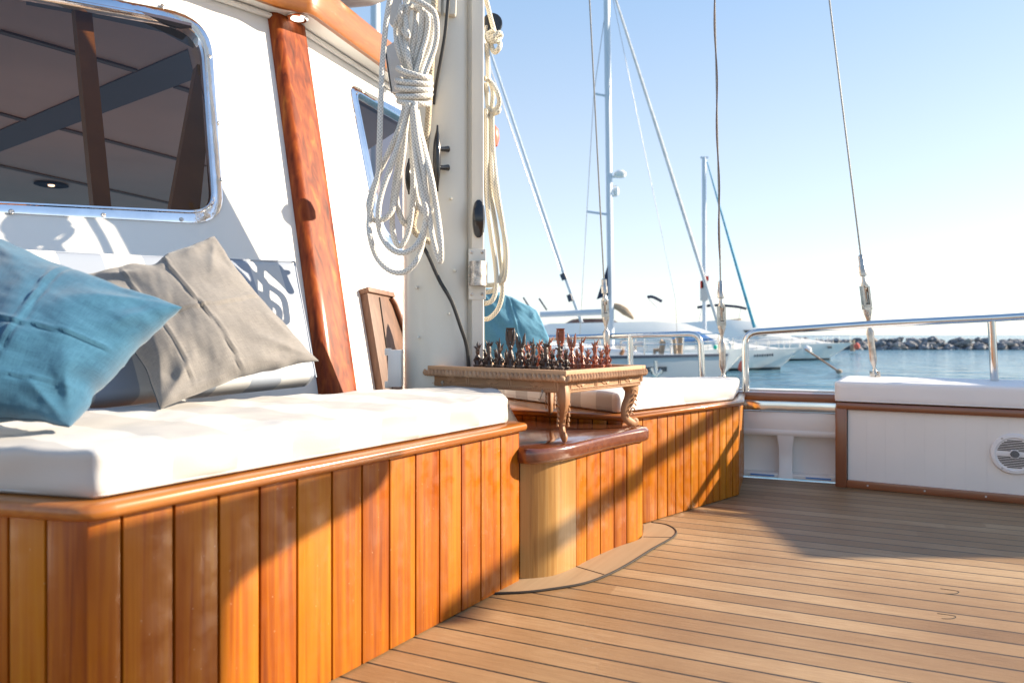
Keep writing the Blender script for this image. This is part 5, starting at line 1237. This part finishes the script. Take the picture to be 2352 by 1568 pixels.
# ================================================================ BACKGROUND BOATS
def boat_frame(bow_u, wl_v, head):
    d = (H-SEA)*F/(wl_v-VH); p = V(bow_u, wl_v, d); p.z = SEA
    return p, d
def hull(par, L, B, fb_bow, fb_st, mat, base, dirv, rake=.09, boot=True):
    """loft from stern (s=0) to bow (s=1); base = bow waterline point; dirv = unit vector stern->bow"""
    side = perp(dirv); rings = []; sheer = []
    for i in range(25):
        s = i/24; w_ = B/2*(1-max(0, (s-.45)/.55)**2.2) * (0.86+.14*min(1, s*3)); fb = fb_st+(fb_bow-fb_st)*s**1.8
        ro = rake*L*max(0, (s-.6)/.4)**1.5
        c = base+dirv*(L*(s-1)); w_ = max(w_, .03)
        wl = w_*(.86 if s < .8 else .86-.6*(s-.8)/.2)
        rings.append([c-UP*.35, c+side*wl*.7-UP*.2, c+side*wl+UP*.20, c+dirv*ro*.5+side*w_*.97+UP*fb*.6, c+dirv*ro+side*w_+UP*fb, c+dirv*ro-side*w_+UP*fb, c+dirv*ro*.5-side*w_*.97+UP*fb*.6, c-side*wl+UP*.20, c-side*wl*.7-UP*.2])
        sheer.append((c+dirv*ro+UP*fb, w_))
    mb = MB(); mb.loft(rings); mb.build('hull', mat, par, base=par.location, angle=35)
    if boot:
        mb = MB(); r2 = []
        for r_ in rings: r2.append([r_[1].lerp(r_[2], .2)+side*.03, r_[2]+side*.03, r_[7]-side*.03, r_[8].lerp(r_[7], .2)-side*.03])
        mb.loft(r2); mb.build('boot_stripe', 'antifoul', par, base=par.location)
    return sheer
def superst(par, sheer, dirv, prof, wfac, mat='super', name='cabin', base=None):
    """prof: list of (s along hull 0..1, height above sheer) outline of a coachroof; extruded across with narrowing"""
    side = perp(dirv); rings = []
    def at(s):
        i = max(0, min(len(sheer)-1.001, s*(len(sheer)-1))); k = int(i); f = i-k
        return sheer[k][0].lerp(sheer[k+1][0], f), sheer[k][1]*(1-f)+sheer[k+1][1]*f
    for s, h in prof:
        p, w_ = at(s); ww = w_*wfac
        rings.append([p+side*ww-UP*.02, p+side*ww*.97+UP*h*.6, p+side*ww*.82+UP*h, p-side*ww*.82+UP*h, p-side*ww*.97+UP*h*.6, p-side*ww-UP*.02])
    mb = MB(); mb.loft(rings); return mb.build(name, mat, par, base=par.location, angle=30), at
def strip(par, at, dirv, s0, s1, h0, h1, wfac, mat, name, n=8, slant=0.0):
    side = perp(dirv)
    for sg in ((1, -1)):
        mb = MB(); a, b = [], []
        for i in range(n+1):
            s = s0+(s1-s0)*i/n; p, w_ = at(s); a.append(p+side*sg*w_*wfac(s, h0)+UP*h0); p2, w2 = at(min(1, s+slant)); b.append(p2+side*sg*w2*wfac(s, h1)+UP*h1)
        for q in range(n):
            e_ = side*sg*.03; x_ = mb.add([a[q], a[q+1], b[q+1], b[q], a[q]+e_, a[q+1]+e_, b[q+1]+e_, b[q]+e_])
            for f in ((4, 5, 6, 7), (0, 1, 5, 4), (3, 2, 6, 7), (0, 3, 7, 4), (1, 2, 6, 5)): mb.face([x_+i for i in f])
        mb.build(name, mat, par, base=par.location, smooth=False)
def srail(par, sheer, dirv, s0, s1, h, n=9):
    side = perp(dirv); 
    def at(s):
        i = max(0, min(len(sheer)-1.001, s*(len(sheer)-1))); k = int(i); f = i-k
        return sheer[k][0].lerp(sheer[k+1][0], f), sheer[k][1]*(1-f)+sheer[k+1][1]*f
    mb = MB()
    for sg in (1, -1):
        P = []
        for i in range(n+1):
            p, w_ = at(s0+(s1-s0)*i/n); q = p+side*sg*w_*.94; P.append(q+UP*h); mb.tube([q, q+UP*h], .022, 5)
        mb.tube(P, .025, 6); mb.tube([p_-UP*h*.5 for p_ in P], .014, 5)
    mb.build('guard_rail', 'steel', par, base=par.location)
# -- motor yacht nearest the rail corner (bow to the right)
bowp, dd_ = boat_frame(1792, 849, 0)
mv1 = thing('motor_yacht', bowp, 'white motor yacht with a name on its bow and a red fender alongside', 'motor yacht')
dv = Vector((1, .10, 0)).normalized()
sh = hull(mv1, 14.5, 4.2, 1.62, 1.25, 'hull', bowp, dv, rake=.12)
c_, at1 = superst(mv1, sh, dv, [(.05, .9), (.12, 1.5), (.35, 1.75), (.5, 1.6), (.62, .95), (.75, .45), (.9, .05)], .82)
strip(mv1, at1, dv, .38, .60, .55, .95, lambda s, h: .84, 'bluecanvas', 'window_cover', slant=-.02)
strip(mv1, at1, dv, .14, .34, .75, 1.15, lambda s, h: .83, 'boatglass', 'side_window')
strip(mv1, at1, dv, .70, .74, -.45, -.36, lambda s, h: 1.0, 'boatglass', 'porthole')
srail(mv1, sh, dv, .55, .99, .65)
_, _ = superst(mv1, sh, dv, [(.08, 1.7), (.12, 1.95), (.24, 1.95), (.28, 1.72)], .5, 'brownc', 'flybridge_cover')
fc = bpy.data.curves.new('name', 'FONT'); fc.body = "SEABREEZE"; fc.size = .34; fc.extrude = .01
# the photo's letters are too blurred to read: only their dark, low shape is given
mb = MB(); pn, wn_ = at1(.86)
bpy.data.curves.remove(fc)
sd1 = perp(dv); sd1 = sd1 if sd1.y < 0 else -sd1
for i in range(8):
    pn, wn_ = at1(.80+.011*i); ro_ = pn+sd1*(wn_+.01)-UP*.42-dv*.25
    mb.box(ro_, dv, sd1, UP, .055, .012, .075+.02*(i % 2))
mb.build('name_lettering', 'ink', mv1, base=bowp, smooth=False)
fd = thing('fender', V(1703, 837, dd_-4), 'pear shaped red fender hanging beside the white motor yacht', 'fender')
mb = MB(); cfd = V(1703, 842, dd_-4); mb.lathe(cfd, UP, [(.02, -.35), (.17, -.28), (.24, -.1), (.2, .15), (.08, .36), (.04, .42)], 16); mb.build('float_body', 'buoy', fd, base=fd.location)
mb = MB(); mb.tube([cfd+UP*.4, cfd+UP*1.2], .02, 6); mb.build('line', 'sail', fd, base=fd.location)
ml = thing('mooring_line', V(1850, 802, dd_), 'brown mooring line running from the white bow down to a float', 'mooring line')
mb = MB(); mb.tube([V(1848, 801, dd_), V(1880, 822, dd_-3), V(1925, 852, dd_-6)], .06, 6, smooth=4); mb.build('line', 'leg', ml, base=ml.location)
mb = MB(); mb.lathe(V(1927, 853, dd_-6), UP, [(.05, -.14), (.19, -.07), (.2, .07), (.05, .16)], 12); mb.build('float_body', 'tan', ml, base=ml.location)
mb = MB(); mb.lathe(V(1854, 804, dd_), UP, [(.05, -.35), (.3, -.15), (.3, .15), (.05, .35)], 12)
tag(mb.build('bow_fender', 'super', base=V(1854, 804, dd_)), 'round white fender at the bow tip of the named motor yacht', 'fender')
mb = MB(); mb.lathe(V(1968, 795, 100), UP, [(.1, -.5), (.4, -.2), (.4, .2), (.1, .5)], 12)
tag(mb.build('buoy', 'buoy', base=V(1968, 795, 100)), 'orange buoy in front of the left end of the breakwater', 'buoy')
mb = MB(); mb.tube([V(1958, 806, 102), V(1958, 780, 102)], .35, 8)
tag(mb.build('mooring_post', 'tan', base=V(1958, 806, 102)), 'tan post beside the orange buoy', 'post')
# -- motor yacht behind
bowp2, dd2 = boat_frame(1906, 826.7, 0)
mv2 = thing('motor_yacht', bowp2, 'larger white motor yacht behind whose bow points at the breakwater', 'motor yacht')
sh2 = hull(mv2, 19, 5.0, 1.75, 1.5, 'hull', bowp2, dv, rake=.13)
c_, at2 = superst(mv2, sh2, dv, [(.05, 1.6), (.15, 2.2), (.40, 2.5), (.52, 2.3), (.62, 1.4), (.75, .6), (.9, .1)], .85)
strip(mv2, at2, dv, .50, .60, .9, 1.45, lambda s, h: .84, 'boatglass', 'side_window', slant=-.03)
strip(mv2, at2, dv, .88, .90, -.5, -.3, lambda s, h: 1.0, 'boatglass', 'porthole')
srail(mv2, sh2, dv, .5, .99, .7)
mb = MB(); mb.tube([V(1602, 706, dd2), V(1640, 701, dd2), V(1690, 704, dd2), V(1714, 709, dd2)], .14, 8, smooth=5); mb.build('bimini', 'navy', mv2, base=bowp2)
mb = MB()
for u in (1612, 1702): mb.tube([V(u, 706, dd2), V(u-8, 745, dd2)], .04, 6)
mb.build('bimini_pole', 'steel', mv2, base=bowp2)
mb = MB(); mb.tube([V(1560, 752, dd2), V(1650, 738, dd2), V(1702, 733, dd2)], .09, 6, smooth=4); mb.build('roof_edge', 'tan', mv2, base=bowp2)
# -- sailing yacht with the tall mast, grey hull, bow to the right
ds = 22.0
bws = V(1652, 900, ds); bws.z = SEA
sy = thing('sailing_yacht', bws, 'pale grey sailing yacht with the tallest mast and dark oval portlight', 'sailing yacht')
dvs = Vector((1, -.06, 0)).normalized()
shs = hull(sy, 13.8, 4.0, 2.02, 1.92, 'hullg', bws-dvs*.1, dvs, rake=.03)
c_, ats = superst(sy, shs, dvs, [(.15, .25), (.25, .45), (.55, .48), (.72, .30), (.82, .05)], .62)
strip(sy, ats, dvs, .02, .995, -.09, -.02, lambda s, h: 1.0, 'stripe', 'sheer_stripe', n=20)
strip(sy, ats, dvs, .80, .865, -.50, -.36, lambda s, h: .995, 'boatglass', 'portlight', n=3)
strip(sy, ats, dvs, .05, .93, -.80, -.77, lambda s, h: .985, 'stripe', 'cove_line', n=16)
strip(sy, ats, dvs, .30, .55, .15, .32, lambda s, h: .63, 'boatglass', 'cabin_window')
srail(sy, shs, dvs, .02, .98, .6, n=12)
mt, mbm = V(1393, -60, ds), V(1404, 800, ds)
mb = MB(); mb.tube([mbm, mt], .10, 12, flat=((0, 1, 0), 1.4)); mb.build('mast', 'alum', sy, base=bws)
mb = MB(); mb.tube([V(1364, 215, ds), V(1402, 223, ds)], .035, 8); mb.tube([V(1348, 486, ds), V(1404, 494, ds)], .035, 8); mb.build('spreader', 'alum', sy, base=bws)
mb = MB(); mb.lathe(V(1424, 400, ds), UP, [(.14, -.10), (.19, -.04), (.19, .04), (.12, .10)], 16); mb.tube([V(1404, 406, ds), V(1424, 406, ds)], .04, 6); mb.build('radar_dome', 'super', sy, base=bws)
mb = MB(); mb.lathe(V(1415, 440, ds), UP, [(.07, -.12), (.1, 0), (.08, .1)], 10)
for v in (428, 450): mb.tube([V(1402, v, ds), V(1416, v, ds)], .03, 6)
mb.build('mast_light', 'super', sy, base=bws)
mb = MB(); mb.tube([V(1402, 716, ds), V(1240, 722, ds)], .10, 10); mb.build('boom', 'alum', sy, base=bws)
mb = MB(); mb.tube([V(1402, 700, ds), V(1420, 705, ds), V(1436, 715, ds), V(1455, 732, ds)], [.07, .11, .13, .03], 8, smooth=3); mb.build('sail_bag', 'tan', sy, base=bws)
mb = MB(); mb.tube([V(1408, -20, ds), V(1520, 330, ds), V(1650, 745, ds)], [.035, .058, .058], 8); mb.build('furled_genoa', 'sail', sy, base=bws)
mb = MB(); mb.tube([V(1400, -40, ds), V(1552, 690, ds), V(1556, 800, ds)], .008, 5); mb.tube([V(1364, 215, ds), V(1348, 486, ds), V(1330, 800, ds)], .01, 5); mb.tube([V(1394, 0, ds), V(1364, 215, ds)], .01, 5); mb.build('stay', 'wire', sy, base=bws)
ens = MB(); ens.loft([[V(1396, 608, ds-.3), V(1397, 678, ds-.3), V(1370, 688, ds-.3)], [V(1396, 608, ds-.22), V(1397, 678, ds-.22), V(1370, 688, ds-.22)]]); ens.build('folded_ensign', 'navy', sy, base=bws, smooth=False)
gr_ = random.Random(5)
for i in range(26):
    p_, w__ = ats(gr_.uniform(.45, .97)); q_ = p_+perp(dvs)*w__*gr_.uniform(-.8, .8); h_ = gr_.uniform(.08, .5); mb = MB(); mb.cur = gr_.random()
    mb.tube([q_, q_+UP*h_+Vector((gr_.uniform(-.1, .1), 0, 0)), q_+UP*h_*1.1+Vector((gr_.uniform(-.2, .3), 0, 0))], gr_.uniform(.03, .10), 7); mb.build('deck_gear', gr_.choice(['tan', 'super', 'grey', 'rust', 'leg', 'tan']), sy, base=bws)
# fairlead post + anchor on its side
an = MB(); an.tube([V(1496, 845, ds-2.1), V(1505, 862, ds-2.1), V(1520, 850, ds-2.1)], .06, 6, smooth=3); an.tube([V(1505, 828, ds-2.1), V(1508, 862, ds-2.1)], .05, 6); an.build('anchor', 'steel', sy, base=bws)
gn = MB(); gn.lathe(V(1643, 797, ds), UP, [(.03, -.07), (.07, 0), (.03, .07)], 10); gn.build('green_lamp', 'green', sy, base=bws)
# -- second mast with teal furled sail, behind the motor yacht
ds2 = 58.0; b2p = V(1735, 770, ds2); b2p.z = SEA
sy2 = thing('sailing_yacht', b2p, 'sailing yacht with shorter mast and teal furled headsail behind the motor yachts', 'sailing yacht')
sh3 = hull(sy2, 11, 3.4, 1.3, 1.1, 'hull', b2p, dv, rake=.06)
mb = MB(); mb.tube([V(1618, 800, ds2), V(1617, 362, ds2)], .17, 10); mb.build('mast', 'alum', sy2, base=b2p)
mb = MB(); mb.tube([V(1609, 362, ds2), V(1626, 362, ds2)], .09, 6); mb.tube([V(1612, 492, ds2), V(1622, 492, ds2)], .05, 6); mb.build('masthead', 'alum', sy2, base=b2p)
mb = MB(); mb.tube([V(1624, 372, ds2), V(1660, 500, ds2), V(1700, 640, ds2), V(1733, 752, ds2)], [.04, .08, .12, .14], 8, smooth=3); mb.build('furled_headsail', 'teal', sy2, base=b2p)
mb = MB(); mb.abox(V(1616, 662, ds2-.4), V(1608, 645, ds2-.3)); mb.abox(V(1628, 645, ds2-.4), V(1617, 634, ds2-.3)); mb.build('red_flag', 'red', sy2, base=b2p, smooth=False)
mb = MB(); mb.abox(V(1626, 690, ds2-.4), V(1608, 645, ds2+.1)); mb.build('mast_bracket', 'grey', sy2, base=b2p, smooth=False)
# -- yacht on the left with its bow superstructure and furled forestay
dl2 = 36.0; b5 = V(1395, 860, dl2); b5.z = SEA
my = thing('motor_yacht', b5, 'white yacht behind the sailing yacht, its sloping bow cabin left of the tall mast', 'motor yacht')
sh5 = hull(my, 15, 4.2, 1.45, 1.3, 'hull', b5, dvs, rake=.10)
c_, at5 = superst(my, sh5, dvs, [(.1, .9), (.3, 1.55), (.62, 1.5), (.80, .95), (.97, .15)], .85)
strip(my, at5, dvs, .25, .70, .62, .85, lambda s, h: .86, 'boatglass', 'side_window', slant=.01)
strip(my, at5, dvs, .2, .9, -.10, -.03, lambda s, h: 1.0, 'stripe', 'sheer_stripe')
_, _ = superst(my, sh5, dvs, [(.35, 1.52), (.37, 1.72), (.45, 1.70), (.47, 1.52)], .5, 'brownc', 'cockpit_cover')
srail(my, sh5, dvs, .4, .98, .7)
mb = MB()
for u, v0, v1 in ((1210, 683, 712), (1246, 685, 712)): mb.tube([V(u-8, v0, dl2), V(u+10, v1, dl2)], .05, 6)
mb.build('antenna', 'stripe', my, base=b5)
fs_ = thing('forestay', V(1336, 740, 33), 'pale furled forestay slanting down right of the mast with a dark furler drum', 'rigging')
mb = MB(); mb.tube([V(1100, 40, 33), V(1296, 630, 33), V(1336, 740, 33)], [.05, .08, .08], 8); mb.build('furled_sail', 'alum', fs_, base=fs_.location)
mb = MB(); mb.tube([V(1093, 60, 33.3), V(1286, 620, 33.3)], .02, 5); mb.build('stay_wire', 'wire', fs_, base=fs_.location)
mb = MB(); mb.tube([V(1292, 628, 33), V(1298, 642, 33)], .15, 10); mb.tube([V(1307, 676, 33), V(1312, 692, 33)], .13, 10); mb.build('furler_drum', 'stripe', fs_, base=fs_.location)
# -- motor yacht with blue window covers behind the sailing yacht
d6 = 46.0; b6 = V(1668, 838, d6); b6.z = SEA
my2 = thing('motor_yacht', b6, 'white flybridge yacht with a blue covered windscreen above the near rail', 'motor yacht')
sh6 = hull(my2, 13, 4.2, 1.7, 1.5, 'hull', b6, dv, rake=.11)
c_, at6 = superst(my2, sh6, dv, [(.02, 1.3), (.1, 1.75), (.6, 1.82), (.74, 1.65), (.88, .9), (.98, .1)], .86)
strip(my2, at6, dv, .70, .86, .55, 1.15, lambda s, h: .89, 'bluecanvas', 'windscreen_cover', slant=-.07)
_, _ = superst(my2, sh6, dv, [(.20, 1.78), (.24, 2.05), (.40, 2.05), (.44, 1.78)], .5, 'brownc', 'flybridge_cover')
mb = MB(); mb.tube([V(1487, 682, d6), V(1500, 682, d6), V(1520, 692, d6)], .10, 8, smooth=4); mb.build('radar_arch', 'navy', my2, base=b6)
mb = MB(); mb.tube([V(1487, 684, d6), V(1522, 722, d6)], .03, 5); mb.tube([V(1520, 692, d6), V(1545, 722, d6)], .03, 5); mb.build('arch_leg', 'steel', my2, base=b6)
srail(my2, sh6, dv, .5, .99, .7)
# -- pale mast seen above the roof edge
lm = thing('distant_mast', V(862, 200, 24), 'pale yacht mast seen between roof trim and rope coil', 'mast')
lm.location.z = SEA
mb = MB(); mb.tube([V(862, 500, 24), V(862, -120, 24)], .16, 12); mb.build('mast_tube', 'alum', lm, base=lm.location)
